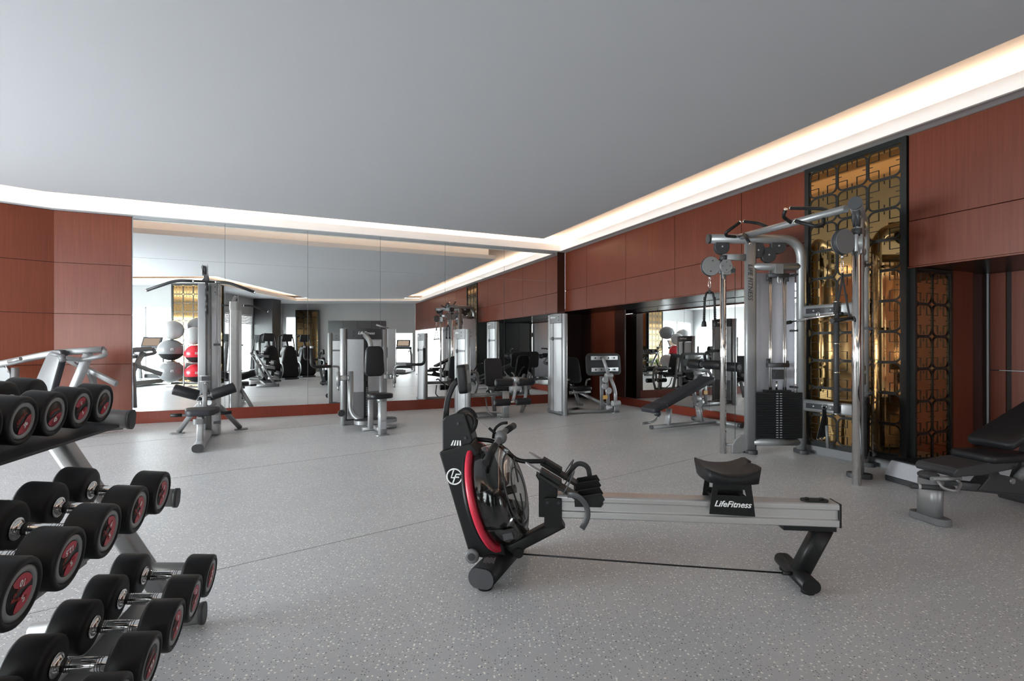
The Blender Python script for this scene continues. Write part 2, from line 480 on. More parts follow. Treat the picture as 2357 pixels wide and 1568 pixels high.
# angled left wall
TL, LL = edge_T(PB, PC)
wall(PB, PC, [], HC, GROUT, 'wall_left', 'angled left wall behind the veneer')
struct(panels(TL, [0.0, 1.30, 2.6, 3.9, 5.2, LL], [0.185, 0.927, 1.68, 2.433, 3.195], 0.0, 0.02).build('wall_left', WOOD, bev=0.002), 'red-brown veneer panels of the angled left wall')
struct(M(TL).box((LL / 2, 0.014, 0.0925), (LL, 0.028, 0.185)).build('baseboard_left', WOODB, bev=0.003), 'skirting of the angled left wall')

# right wall: upper veneer bulkhead over a mirrored recess
bt = [9.49, 8.62, 7.34, 6.10, 4.85, 3.955]
struct(M(RS).box((5.45, 2.35, (1.95 + HC) / 2), (0.12, 14.3, HC - 1.95)).build('wall_right', GROUT), 'bulkhead core above the recess')
def bulk(ts, name, label):
    m = M(RS)
    for i in range(len(ts) - 1):
        a, b = ts[i], ts[i + 1]
        for c, d in ((1.95, 2.38), (2.38, HC - 0.003)):
            m.box((5.375, (a + b) / 2, (c + d) / 2), (0.03, abs(a - b) - 0.008, d - c - 0.006))
    struct(m.build(name, WOOD, bev=0.002), label)
bulk(bt, 'wall_right', 'red-brown veneer panels above the recess, up to the gold screen')
bulk([2.905, 1.66, 0.40, -0.85, -2.1, -3.4, -4.8], 'wall_right', 'red-brown veneer panels to the right of the gold screen')
struct(M(RS).box((5.39, 2.35, 1.944), (0.06, 14.3, 0.012)).build('trim_9', WOOD), 'veneer edge under the bulkhead')
struct(M(RS).box((6.2, 2.8, 1.975), (1.6, 15.2, 0.05)).build('trim_10', BLKG), 'glossy black underside of the bulkhead')
struct(M(RS).box((5.85, 10.38, 0.975), (1.4, 0.10, 1.95)).build('wall_recess', WOODD), 'dark veneer at the end of the recess')
struct(M(RS).box((6.295, 9.44, 0.975), (0.04, 0.93, 1.95)).build('wall_recess', WOOD), 'red-brown veneer at the far end of the recess side wall')
struct(M(RS).box((6.295, 10.12, 0.975), (0.04, 0.42, 1.95)).build('wall_recess', WOODD), 'dark veneer beyond the red-brown panel')
struct(M(RS).box((5.30, 9.93, 0.975), (0.12, 0.80, 1.95)).build('wall_recess', WOODD), 'dark veneer return behind the mirror wall')
struct(M(RS).box((6.37, 6.4, 0.975), (0.12, 5.3, 1.95)).build('wall_recess', GROUT), 'recess wall behind its mirror')
struct(M(RS).box((6.295, 8.80, 1.05), (0.03, 0.34, 1.8)).build('trim_11', WOODD), 'black frame at the far end of the recess mirror')
struct(M(RS).box((6.275, 6.45, 0.0725), (0.05, 5.0, 0.145)).build('baseboard_right', WOODB, bev=0.003), 'red-brown skirting below the recess mirror')
rm = thing('wall_mirror', 'mirror panes set in the recess of the right wall under the veneer', 'mirror', tuple(stw(6.30, 6.3, 0.146)), ANG)
rt = [8.63, 7.64, 6.34, 5.04, 3.96]
for i in range(4):
    a, b = rt[i] - 0.003, rt[i + 1] + 0.003
    M().box((0.0, (a + b) / 2 - 6.3, 0.90), (0.012, a - b, 1.798)).build('mirror_pane', MIR, rm)

# lattice screens
def lattice(m, w, h, cell_w, cell_h, y0, th):
    nx = max(1, round(w / cell_w)); nz = max(1, round(h / cell_h)); cw = w / nx; ch = h / nz
    R = 0.065
    def rr(cx, cz, a, b, r):
        return [(cx + p, cz + q) for p, q in rrect(a, b, r, 4)]
    for i in range(nx):
        for j in range(nz):
            cx = -w / 2 + cw * (i + 0.5); cz = ch * (j + 0.5)
            o = rr(cx, cz, cw, ch, R); q = rr(cx, cz, cw - 0.029, ch - 0.029, R * 0.82); k = len(o)
            vs = [(p[0], y0, p[1]) for p in o] + [(p[0], y0, p[1]) for p in q] + [(p[0], y0 + th, p[1]) for p in o] + [(p[0], y0 + th, p[1]) for p in q]
            fs = []
            for t in range(k):
                u = (t + 1) % k
                fs += [(t, u, k + u, k + t), (2*k + t, 3*k + t, 3*k + u, 2*k + u), (t, 2*k + t, 2*k + u, u), (k + t, k + u, 3*k + u, 3*k + t)]
            m.add(vs, fs)
            hw, hh = cw / 2 - 0.02, ch / 2 - 0.02; g = 0.05; e = 0.005
            for sx in (-1, 1):
                for sz in (-1, 1):
                    m.box((cx + sx * g, y0 + th / 2, cz + sz * (g + hh) / 2), (e, th * 0.6, hh - g))
                    m.box((cx + sx * (g + hw) / 2, y0 + th / 2, cz + sz * g), (hw - g + e, th * 0.6, e))
                m.box((cx + sx * (hw - 0.014), y0 + th / 2, cz), (0.028, th * 0.6, e))
                m.box((cx, y0 + th / 2, cz + sx * (hh - 0.014)), (e, th * 0.6, 0.028))
    return m
def screen(loc, rz, w, z0, z1, label, mat=GOLD, fr=0.05, cw=0.30, chh=0.29, group=None):
    # stands in its local xz plane, facing -y
    t = thing('lattice_screen', label, 'screen', loc, rz, group)
    f = M()
    for x in (-w / 2 + fr / 2, w / 2 - fr / 2): f.box((x, 0.0, (z0 + z1) / 2), (fr, 0.05, z1 - z0))
    for z in (z0 + fr / 2, z1 - fr / 2): f.box((0, 0.0, z), (w - 2 * fr, 0.05, fr))
    f.build('frame', BLKF, t)
    l = M(Tr(0, 0, z0 + fr)); lattice(l, w - 2 * fr, z1 - z0 - 2 * fr, cw, chh, -0.012, 0.006); l.build('lattice', BLKF, t)
    M().box((0, 0.0, (z0 + z1) / 2), (w - 2 * fr * 0.5, 0.01, z1 - z0 - fr)).build('gold_mirror', mat, t)
    return t
struct(M(RS).box((5.83, 3.43, HC / 2), (0.86, 1.00, HC)).build('wall_pillar', BLKF), 'pillar carrying the gold lattice screen')
struct(M(RS).box((5.39, 3.43, 0.045), (0.07, 1.04, 0.09)).build('trim_12', MG), 'grey plinth under the gold screen')
p = stw(5.362, 3.43)
screen((p.x, p.y, 0), ANG - 90, 1.04, 0.09, HC - 0.002, 'tall gold mirror screen with black lattice behind the cable machine')
p = stw(5.70, 2.888)
screen((p.x, p.y, 0), ANG, 0.62, 0.02, 1.945, 'narrow dark lattice screen on the side of the pillar, above the step platform', fr=0.03, cw=0.28)
struct(M(RS).box((6.19, 2.885, 0.975), (0.34, 0.05, 1.95)).build('wall_recess', WOOD), 'veneer beside the narrow lattice screen')
struct(M(RS).box((6.48, 2.90, 0.975), (0.24, 0.05, 1.95)).build('wall_recess', WOODD), 'dark veneer corner of the right recess')
struct(M(RS).box((6.68, -0.8, 0.975), (0.1, 7.6, 1.95)).build('wall_recess', GROUT), 'core of the right recess wall')
rw = M(RS)
for a, b in ((2.83, 2.70), (2.66, 1.45), (1.45, 0.2), (0.2, -1.05), (-1.05, -2.3), (-2.3, -3.6)):
    for c, d in ((0.10, 0.95), (0.956, 1.95)):
        rw.box((6.62, (a + b) / 2, (c + d) / 2), (0.02, a - b - 0.006, d - c - 0.006))
struct(rw.build('wall_recess', WOOD), 'red-brown veneer panels of the right recess')
struct(M(RS).box((6.61, 2.845, 0.975), (0.02, 0.012, 1.95)).build('trim_13', LG), 'pale metal edge strip in the recess corner')
struct(M(RS).box((6.606, -0.4, 0.953), (0.008, 6.3, 0.006)).build('trim_14', LG), 'pale joint between the recess panels')
struct(M(RS).box((6.60, -0.4, 0.05), (0.04, 6.4, 0.10)).build('baseboard_right', WOODB), 'skirting of the right recess')

# window side of the room (seen in the mirrors, except the added end windows)
GW = pbr('grey_wall_paint', (0.42, 0.42, 0.42), 0.0, 0.8, 0.03, 4)
def window(T, a, b, z0, z1, k, blinds=True):
    f = M(T)
    w = b - a
    for x in (a + 0.02, b - 0.02): f.box((x, -0.06, (z0 + z1) / 2), (0.04, 0.06, z1 - z0))
    for z in (z0 + 0.02, z1 - 0.02): f.box(((a + b) / 2, -0.06, z), (w, 0.06, 0.04))
    o = struct(f.build('window_%d' % k, BLIND), 'white window frame %s' % ('in the far wall, or added in the end wall' if k > 4 else 'of the glazed wall'))
    M(T).box(((a + b) / 2, -0.06, (z0 + z1) / 2), (w - 0.08, 0.006, z1 - z0 - 0.08)).build('glass_pane', GLASS, o)
    if blinds:
        bl = M(T)
        for i in range(6):
            bl.box(((a + b) / 2, -0.01, z1 - 0.06 - i * 0.062), (w - 0.06, 0.012, 0.05), Matrix.Rotation(rad(18), 3, 'X'))
        bl.build('blind', BLIND, o)
_, TW1, LW1 = wall(PD, PE, [(0.3, 2.0, 0.12, 2.50), (2.06, 3.72, 0.12, 2.50), (3.77, 5.05, 0.12, 2.50)], HC, GW, 'wall_window', 'glazed wall behind the ball rack')
window(TW1, 0.3, 2.0, 0.12, 2.50, 1); window(TW1, 2.06, 3.72, 0.12, 2.50, 2); window(TW1, 3.77, 5.05, 0.12, 2.50, 3)
_, TW2, LW2 = wall(PE, PF, [(0.3, 2.3, 0.12, 2.50), (2.36, 4.35, 0.12, 2.50), (5.3, 6.9, 0.12, 2.50)], HC, GW, 'wall_window', 'glazed wall behind the cross trainers')
window(TW2, 0.3, 2.3, 0.12, 2.50, 4); window(TW2, 2.36, 4.35, 0.12, 2.50, 4); window(TW2, 5.3, 6.9, 0.12, 2.50, 4)
_, TW3, LW3 = wall(PF, PG, [(0.15, 0.7, 0.3, 2.6), (5.0, 6.2, 0.4, 1.85)], HC, GW, 'wall_far', 'far wall with dark stone cladding')
window(TW3, 0.15, 0.7, 0.3, 2.6, 5, False); window(TW3, 5.0, 6.2, 0.4, 1.85, 6, False)
_, TW4, LW4 = wall(PC, PD, [(1.0, 5.0, 0.12, 2.50), (5.1, 9.4, 0.12, 2.50)], HC, GW, 'wall_end', 'end wall left of the camera, with windows added for daylight')
window(TW4, 1.0, 5.0, 0.12, 2.50, 7); window(TW4, 5.1, 9.4, 0.12, 2.50, 8)  # unseen end windows, added to let more daylight in
dt = M(TW3)
for i in range(4):
    for j in range(4):
        dt.box((2.2 + 0.68 * i + 0.34, 0.02, 0.6 * j + 0.3), (0.672, 0.04, 0.592))
struct(dt.build('wall_far', DTILE, bev=0.003), 'dark stone tiles on the far wall')
struct(M(TW2).box((4.85, 0.4, HC / 2), (0.8, 0.8, HC)).build('wall_pillar', DTILE, bev=0.004), 'square dark stone pillar between the windows')
struct(M(TW1).box((LW1 + 0.72, 0.45, HC / 2), (1.36, 0.40, HC)).build('wall_pillar', BLKF), 'pillar behind the ball rack')
def at_T(T, x, y, z=0): return tuple(T @ V((x, y, z)))
def rz_T(T): return math.degrees(math.atan2(T[1][0], T[0][0]))
screen(at_T(TW1, LW1 + 0.72, 0.70), rz_T(TW1) + 180, 1.40, 0.0, HC - 0.01, 'gold lattice screen behind the stack of exercise balls')
screen(at_T(TW1, LW1 + 1.44, 0.47), rz_T(TW1) + 270, 0.36, 0.0, HC - 0.01, 'narrow side of the gold screen next to the cross trainers')
screen(at_T(TW3, 1.25, 0.12), rz_T(TW3) + 180, 1.10, 0.0, 2.9, 'distant gold lattice screen on the far wall seen in the mirror')
struct(M(TW3).box((1.25, 0.04, 1.45), (1.0, 0.08, 2.9)).build('wall_pillar', BLKF), 'core of the distant gold screen')

struct(M(RS).box((0, 0, -0.14), (60, 60, 0.08)).build('terrace_ground', PAVE), 'paved terrace outside the windows')
for T, L, nm, hk in ((TW1, LW1, 'low green hedge outside the window behind the exercise balls', 'b'), (TW2, LW2, 'low green hedge outside the window behind the cross trainers', 'c'), (TW4, LW4, 'long green hedge outside the added end windows', 'e')):
    h = M(T); h0, h1 = {'b': (-1, L - 3.4), 'c': (3.6, L + 1), 'e': (0.5, L - 0.5)}[hk]; k = int((h1 - h0) / 0.25)
    for i in range(k):
        for j in range(2):
            h.ball((h0 + i * 0.25 + random.uniform(-.05, .05), -3.0 - 0.25 * j, 0.1 + random.uniform(0, 0.14)), 0.24, n=8, m=6)
    tag(h.build('hedge', HEDGE), nm, 'hedge')

# ------------------------------------------------------------------ camera, world, lights
cam = bpy.data.cameras.new('camera'); co = bpy.data.objects.new('camera', cam); COL.objects.link(co)
co.location = (0, 0, 1.2); co.rotation_euler = (rad(90), 0, 0)
cam.sensor_width = 36; cam.lens = 36 * 1166 / 2357; cam.shift_y = 13 / 2357; cam.clip_start = 0.05; cam.clip_end = 200
SC.camera = co
w = bpy.data.worlds.new('daylight'); SC.world = w; w.use_nodes = True
bg = w.node_tree.nodes['Background']; bg.inputs[0].default_value = (0.93, 0.96, 1.0, 1); bg.inputs[1].default_value = 3.5
def area(name, T, x, z, sx, sz, power, y=-0.35, col=(0.90, 0.955, 1.0)):
    l = bpy.data.lights.new(name, 'AREA'); l.shape = 'RECTANGLE'; l.size = sx; l.size_y = sz; l.energy = power; l.color = col
    o = bpy.data.objects.new(name, l); COL.objects.link(o)
    # light shines along its -z; point it into the room (+y of the wall frame)
    o.matrix_world = T @ Tr(x, y, z) @ Matrix.Rotation(rad(90), 4, 'X') @ Matrix.Rotation(0, 4, 'Z')
    return o
area('daylight_a', TW1, 2.6, 1.3, 4.8, 2.3, 420)
area('daylight_b', TW2, 2.3, 1.3, 4.2, 2.3, 110)
area('daylight_c', TW2, 6.1, 1.3, 1.6, 2.3, 20)
area('added_end_fill', TW4, 3.2, 1.3, 4.4, 2.3, 1050)  # fill lamp at the added end windows, brightens the back left
area('daylight_e', TW3, 5.6, 1.15, 1.2, 1.4, 20)
SC.view_settings.view_transform = 'Standard'; SC.view_settings.look = 'None'
SC.view_settings.exposure = 0.82; SC.view_settings.gamma = 1.0; SC.view_settings.use_curve_mapping = False

# ================================================================== rowing machine
def rower():
    t = thing('rowing_machine', 'black and silver water rowing machine with a red-rimmed tank in the middle of the floor', 'rowing machine', (-0.115, 2.74, 0), -6.0)
    # housing plate carrying the water tank
    h = M()
    h.prism([(-0.262, 0.640), (-0.092, 0.69), (-0.04, 0.63), (0.085, 0.13), (0.10, 0.075), (-0.08, 0.10), (-0.108, 0.136)], (0, -0.10, 0), X3, (0, 0, 1), (0, 0.20, 0))
    hs = h.build('tank_housing', BP, t, bev=0.008)
    # round emblem: ring with two slanted letters
    e = M(); c = V((-0.176, -0.1035, 0.516))
    e.tube([c + V((0.040 * math.cos(a), 0, 0.040 * math.sin(a))) for a in [2 * PI * i / 36 for i in range(36)]], 0.0042, 8, closed=True)
    def stroke(pts, wd=0.0075):
        e.sweep([c + V((p[0], 0, p[1])) for p in pts], rrect(wd, 0.003, 0.001, 1), V((0, 1, 0)), False)
    stroke([(-0.004, 0.036), (-0.018, -0.006), (0.002, -0.006)]); stroke([(0.030, 0.012), (0.008, 0.012), (-0.010, -0.037)]); stroke([(0.003, -0.003), (0.024, -0.003)])
    e.build('emblem', WHT, hs, 'white round LF emblem')
    b = M()
    b.prism([(-0.250, 0.640), (-0.252, 0.80), (-0.236, 0.822), (-0.175, 0.845), (-0.13, 0.845), (-0.085, 0.70), (-0.095, 0.685)], (0, -0.07, 0), X3, (0, 0, 1), (0, 0.14, 0))
    ub = b.build('pulley_bracket', BP, t, bev=0.006)
    s = M()
    for z, x in ((0.79, -0.165), (0.715, -0.125)):
        s.cyl((x, -0.078, z), (x, -0.068, z), 0.008, n=6)
    s.each('bolt', DG, ub)
    lv = M()
    for k in range(4): lv.prism([(-0.205 + 0.016*k, 0.672), (-0.196 + 0.016*k, 0.672), (-0.186 + 0.012*k, 0.70), (-0.192 + 0.012*k, 0.70)], (0, -0.0715, 0), X3, (0, 0, 1), (0, 0.001, 0))
    lv.build('badge', WHT, ub, 'small white slanted marking')
    cw = M()
    for k in range(3):
        cw.tube([V((-0.135, -0.05 + 0.035 * k, 0.79)) + V((0.058 * math.cos(a), 0, 0.072 * math.sin(a))) for a in [2 * PI * i / 30 for i in range(30)]], 0.0042, 8, closed=True)
    cw.cyl((-0.135, -0.045, 0.79), (-0.135, 0.045, 0.79), 0.045)
    cw.build('cord_reel', BP, t)
    # tank: axis tilted up and turned slightly
    Rt = Tr(-0.005, 0, 0.395) @ Rz(-7) @ Matrix.Rotation(rad(-16.8), 4, 'Y')
    rg = M(Rt); R = 0.288
    rg.lathe([(R - 0.03, -0.018), (R, -0.018), (R + 0.005, -0.012), (R + 0.005, 0.004), (R - 0.002, 0.010), (R - 0.03, 0.010), (R - 0.03, -0.018)], (0, 0, 0), (1, 0, 0), 64, cap=False)
    rg.build('tank_rim', RED, t, 'red rim around the tank')
    bk = M(Rt); bk.cyl((-0.045, 0, 0), (-0.026, 0, 0), 0.27, n=48); bk.build('tank_back', BP, t)
    tk = M(Rt)
    prof = [(0.262, 0.008), (0.266, 0.03), (0.262, 0.075), (0.250, 0.115), (0.228, 0.140), (0.20, 0.150), (0.178, 0.150), (0.172, 0.162), (0.12, 0.168), (0.05, 0.170), (0.002, 0.170)]
    tk.lathe(prof, (0, 0, 0), (1, 0, 0), 56, cap=False)
    tank = tk.build('water_tank', TANK, t, 'clear smoky water tank')
    rb = M(Rt)
    rb.tube([V((0.152, 0.19 * math.cos(a), 0.19 * math.sin(a))) for a in [2 * PI * i / 44 for i in range(44)]], 0.005, 8, closed=True)
    rb.tube([V((0.166, 0.11 * math.cos(a), 0.11 * math.sin(a))) for a in [2 * PI * i / 36 for i in range(36)]], 0.004, 8, closed=True)
    for k in range(2):
        a = PI * k + 1.2; rb.bar([(0.170, 0.03 * math.cos(a), 0.03 * math.sin(a)), (0.170, 0.165 * math.cos(a), 0.165 * math.sin(a))], 0.012, 0.006, 0.002, up=V((1, 0, 0)))
    rb.build('tank_ribs', DG, tank)
    pd = M(Rt)
    for k in range(5):
        a = 2 * PI * k / 5 + 0.3; d = V((0, math.cos(a), math.sin(a))); q = V((1, 0, 0))
        pd.prism([(0.02, 0.02), (0.20, 0.012), (0.20, 0.085), (0.08, 0.10), (0.02, 0.06)], (0, 0, 0), d, q, d.cross(q) * 0.004)
    pd.cyl((0, 0, 0), (0.15, 0, 0), 0.022)
    pd.build('paddle', DG, tank)
    # water fills the lower part of the tank: level cut in world space
    wt = M(); Ri = Rt.inverted(); seg = 28
    lvl = 0.30
    rows = []
    for xx in (0.0, 0.03, 0.07, 0.11, 0.14):
        rr_ = 0.255 if xx < 0.09 else 0.235
        row = []
        for k in range(seg + 1):
            a = PI + PI * k / seg
            p = Rt @ V((xx, rr_ * math.cos(a), rr_ * math.sin(a)))
            if p.z > lvl: p.z = lvl
            row.append(p)
        rows.append(row)
    vs = [p for r_ in rows for p in r_]; w_ = seg + 1
    fs = [(i * w_ + k, i * w_ + k + 1, (i + 1) * w_ + k + 1, (i + 1) * w_ + k) for i in range(len(rows) - 1) for k in range(seg)]
    fs += [tuple(range(w_)), tuple((len(rows) - 1) * w_ + k for k in range(w_))]
    wt.add(vs, fs, True); wt.build('water', WATER, tank)
    tb = M(Rt); tb.box((0.12, -0.24, -0.16), (0.05, 0.03, 0.03)); tb.box((0.10, 0.1, -0.262), (0.05, 0.03, 0.03)); tb.each('tank_clip', DG, tank)
    # console on its curved arm
    a = M(); a.sweep(fillet([(-0.243, -0.02, 0.80), (-0.238, -0.02, 0.90), (-0.205, -0.02, 0.985), (-0.175, -0.02, 1.02)], 0.06), rrect(0.03, 0.02, 0.006), V((0, 1, 0))); a.build('console_arm', BP, t)
    cn = M(); Rc = Matrix.Rotation(rad(-6), 3, 'Y')
    cn.pad(V((-0.172, 0, 1.02)), V((0, 1, 0)), Rc @ V((0, 0, 1)), Rc @ V((1, 0, 0)), rrect(0.13, 0.155, 0.02), 0.05, 0.008); con = cn.build('console', BP, t)
    sc = M(); sc.box((-0.121, 0, 1.035), (0.003, 0.09, 0.07), Rc); sc.build('display', MG, con)
    kb = M()
    for i in range(3):
        for j in range(2): kb.box((-0.121, -0.03 + 0.03 * i, 0.975 - 0.02 * j), (0.005, 0.02, 0.012), Rc)
    kb.each('button', LG, con)
    # rear-foot, front-foot, wheels
    f = M(); f.bar([(-0.005, -0.27, 0.068), (0.13, 0.25, 0.068)], 0.135, 0.10, 0.045); fo = f.build('front_foot', BP, t)
    cp = M(); cp.bar([(-0.0055, -0.272, 0.068), (-0.008, -0.282, 0.068)], 0.132, 0.097, 0.045); cp.bar([(0.1305, 0.252, 0.068), (0.133, 0.262, 0.068)], 0.132, 0.097, 0.045); cp.each('end_cap', DG, fo)
    gl = M()
    for x, y in ((0.005, -0.23), (0.12, 0.21)): gl.cyl((x, y, 0.0), (x, y, 0.03), 0.035)
    gl.each('rubber_foot', BR, fo)
    lb = M()
    for k in range(9): lb.box((-0.006 + 0.0065 * k, -0.18, 0.1182), (0.0016, 0.055 + 0.01 * (k % 3), 0.0006))
    lb.build('instruction_label', LG, fo, 'small printed label')
    for y in (-0.135, 0.135):
        wl = M(); wl.lathe([(0.014, -0.011), (0.030, -0.012), (0.037, -0.006), (0.037, 0.006), (0.030, 0.012), (0.014, 0.011)], (-0.078, y, 0.116), (0, 1, 0), 28); w_o = wl.build('transport_wheel', MG, t)
        hb = M(); hb.cyl((-0.078, y - 0.014, 0.116), (-0.078, y + 0.014, 0.116), 0.02, n=10); hb.build('hub', DG, w_o)
    # beam from the front foot up to the rail bracket
    fb = M(); fb.bar([(0.03, 0, 0.105), (0.12, 0, 0.118), (0.385, 0, 0.268)], 0.075, 0.062, 0.012); fb.cyl((0.155, -0.05, 0.105), (0.155, 0.05, 0.105), 0.026); fb.build('front_beam', BP, t, bev=0)
    br = M()
    for y in (-0.075, 0.067):
        br.prism(rrect2(0.338, 0.335, 0.092, 0.15, 0.012), (0, y, 0), X3, (0, 0, 1), (0, 0.008, 0))
    br.box((0.338, 0, 0.272), (0.092, 0.142, 0.02))
    bo = br.build('rail_bracket', BP, t)
    bb = M()
    for x in (0.308, 0.366): bb.cyl((x, -0.082, 0.388), (x, -0.074, 0.388), 0.009, n=12)
    bb.each('bolt', DG, bo)
    up = M(); up.prism([(0.262, 0.30), (0.30, 0.30), (0.36, 0.38), (0.36, 0.45), (0.262, 0.53), (0.245, 0.52), (0.262, 0.49)], (0, -0.05, 0), X3, (0, 0, 1), (0, 0.10, 0)); up.build('footrest_post', BP, t, bev=0.004)
    # aluminium rail with a side groove
    sec = [(0.050, 0.030), (0.050, 0.052), (0.042, 0.0585), (-0.042, 0.0585), (-0.050, 0.052), (-0.050, 0.030), (-0.036, 0.024), (-0.036, -0.020), (-0.050, -0.024), (-0.050, -0.054), (-0.044, -0.0585), (0.044, -0.0585), (0.050, -0.054), (0.050, -0.024), (0.036, -0.020), (0.036, 0.024)]
    rl = M(); rl.sweep([(0.30, 0, 0.3575), (1.752, 0, 0.3575)], [(-a_, b_) for a_, b_ in sec], V((0, 0, 1)), False); rail = rl.build('rail', ALU, t, 'silver aluminium rail', bev=0.002)
    ec = M(); ec.box((1.757, 0, 0.3575), (0.010, 0.102, 0.119)); ec.build('rail_end_cap', BP, rail, bev=0.003)
    rp = M(); rp.prism([(1.655 + a_, b_) for a_, b_ in rrect(0.13, 0.055, 0.026)], (0, 0, 0.416), X3, Y3, (0, 0, 0.008))
    for x in (1.62, 1.69): rp.cyl((x, 0, 0.424), (x, 0, 0.432), 0.009, n=12)
    rp.build('rail_stop', BP, rail)
    r3 = M(); r3.box((1.615, 0, 0.288), (0.25, 0.09, 0.022)); r3.bar([(1.70, 0, 0.285), (1.585, 0, 0.055)], 0.075, 0.085, 0.022, up=V((1, 0, 0))); r3.build('rear_leg', BP, t)
    r4 = M(); r4.bar([(1.575, -0.15, 0.045), (1.575, 0.18, 0.045)], 0.085, 0.062, 0.029); rf = r4.build('rear_foot', BP, t)
    r5 = M()
    for y in (-0.11, 0.14): r5.cyl((1.575, y, 0), (1.575, y, 0.02), 0.03)
    r5.each('rubber_foot', BR, rf)
    cd = M(); cd.tube([(0.165, -0.03, 0.095), (0.9, -0.03, 0.072), (1.53, -0.03, 0.055)], 0.0045, 8); cd.cyl((1.49, -0.03, 0.056), (1.54, -0.03, 0.055), 0.010); cd.build('bungee_cord', BP, t)
    # seat on its carriage
    cr = M()
    for y in (-0.078, 0.070):
        o_ = V((0, y, 0)); d_ = (0, 0.008, 0)
        for poly in ([(1.122, 0.356), (1.342, 0.350), (1.331, 0.448), (1.132, 0.452)], [(1.137, 0.482), (1.326, 0.482), (1.322, 0.525), (1.140, 0.525)], [(1.132, 0.45), (1.160, 0.45), (1.163, 0.484), (1.137, 0.484)], [(1.300, 0.45), (1.331, 0.448), (1.326, 0.484), (1.292, 0.484)]):
            cr.prism(poly, o_, X3, (0, 0, 1), d_)
    cr.box((1.23, 0, 0.521), (0.18, 0.148, 0.008))
    for x in (1.155, 1.31): cr.cyl((x, -0.06, 0.428), (x, 0.06, 0.428), 0.010)
    car = cr.build('seat_carriage', BP, t)
    text('LifeFitness', 0.042, basis((1.232, -0.0795, 0.408), (1, 0, -0.02), (0, 0, 1)), WHT, 'lettering', car, 0.35, bold=0.0006)
    st = M(); nx, ny = 20, 24; hx, hy = 0.145, 0.165
    def outline(u, v_):
        # rounded square map
        x, y = u, v_
        k = 1 - 0.16 * (x * x) * (y * y)
        return x * hx * k, y * hy * k
    def top(x, y):
        yy = abs(y) / hy; xx = x / hx
        return 0.572 + 0.038 * (abs(xx) ** 2.2) + 0.014 * (1 - yy ** 2) * xx - 0.012 * max(0, xx) * (1 - yy) - 0.016 * max(0, yy - 0.86) * 6 - 0.03 * max(0, abs(xx) - 0.9) * 6
    vs = []; fs = []
    for lay in (0, 1):
        for i in range(nx + 1):
            for j in range(ny + 1):
                u, v_ = -1 + 2 * i / nx, -1 + 2 * j / ny
                x, y = outline(u, v_)
                z = top(x, y) if lay == 0 else 0.527
                if lay: x *= 0.93; y *= 0.95
                # soft notch at the rear of the seat
                if u > 0: x -= 0.035 * max(0, 1 - abs(v_) * 3.0) * u ** 3
                vs.append((1.226 + x, y, z))
    W = ny + 1; N1 = (nx + 1) * W
    for i in range(nx):
        for j in range(ny):
            q = i * W + j
            fs.append((q, q + 1, q + W + 1, q + W)); fs.append((N1 + q, N1 + q + W, N1 + q + W + 1, N1 + q + 1))
    bd = [i * W for i in range(nx + 1)] + [nx * W + j for j in range(1, ny + 1)] + [i * W + ny for i in range(nx - 1, -1, -1)] + [j for j in range(ny - 1, 0, -1)]
    for k in range(len(bd)):
        p_, q_ = bd[k], bd[(k + 1) % len(bd)]; fs.append((p_, q_, N1 + q_, N1 + p_))
    st.add(vs, fs, True); st.build('seat', BR, t, 'moulded black saddle seat')
    # foot plates with heel cups and straps
    for sy in (-1, 1):
        y0 = 0.128 * sy
        d = V((0.30, 0, -0.175)).normalized(); n_ = V((0.175, 0, 0.30)).normalized()
        o_ = V((0.262, y0, 0.545))
        fp = M()
        fp.prism([(0, -0.050), (0.235, -0.054), (0.235, 0.054), (0, 0.050)], o_, d, Y3, n_ * 0.016)
        fp.prism([(0, -0.030), (0.12, -0.034), (0.12, 0.034), (0, 0.030)], o_ + n_ * 0.016, d, Y3, n_ * 0.022)
        p_ = fp.build('foot_plate', BP, t, bev=0.003)
        hp = M(); e0 = o_ + d * 0.215
        for k in (-1, 1):
            hp.prism([(0.0, -0.03), (0.125, -0.012), (0.148, 0.022), (0.13, 0.05), (0.02, 0.018)], e0 + V((0, 0.054 * k - 0.003, 0)), V((1, 0, -0.10)).normalized(), (0, 0, 1), (0, 0.006, 0))
        hp.prism([(0, -0.054), (0.13, -0.05), (0.145, 0.0), (0.13, 0.05), (0, 0.054)], e0 + V((0, 0, -0.034)), V((1, 0, -0.0)).normalized(), Y3, (0, 0, 0.007))
        hp.build('heel_cup', BP, p_)
        tg = M(); tg.prism([(-0.07, 0)] + [(-0.04 - 0.035 * math.cos(a_), 0.022 * math.sin(a_)) for a_ in [PI * k / 8 - PI / 2 for k in range(9)]] + [(0, 0.02), (0, -0.02)] if False else [(-0.085, -0.008), (-0.085, 0.008), (-0.06, 0.024), (0.0, 0.024), (0.0, -0.024), (-0.06, -0.024)], o_ + n_ * 0.018, d, Y3, n_ * 0.004)
        tg.each('size_tab', LG, p_, 'pale perforated size tab')
        stp = M()
        c_ = o_ + d * 0.15
        pts = [c_ + V((0, -0.056, 0)) , c_ + n_ * 0.05 + V((0, -0.06, 0)), c_ + n_ * 0.098 + V((0, -0.025, 0)), c_ + n_ * 0.098 + V((0, 0.03, 0)), c_ + n_ * 0.05 + V((0, 0.06, 0)), c_ + V((0, 0.056, 0))]
        stp.sweep(fillet(pts, 0.04), rrect(0.030, 0.003, 0.001, 1), d, True)
        e1 = c_ + V((0.02, -0.064 if sy < 0 else 0.064, -0.005)); q_ = -1 if sy < 0 else 1
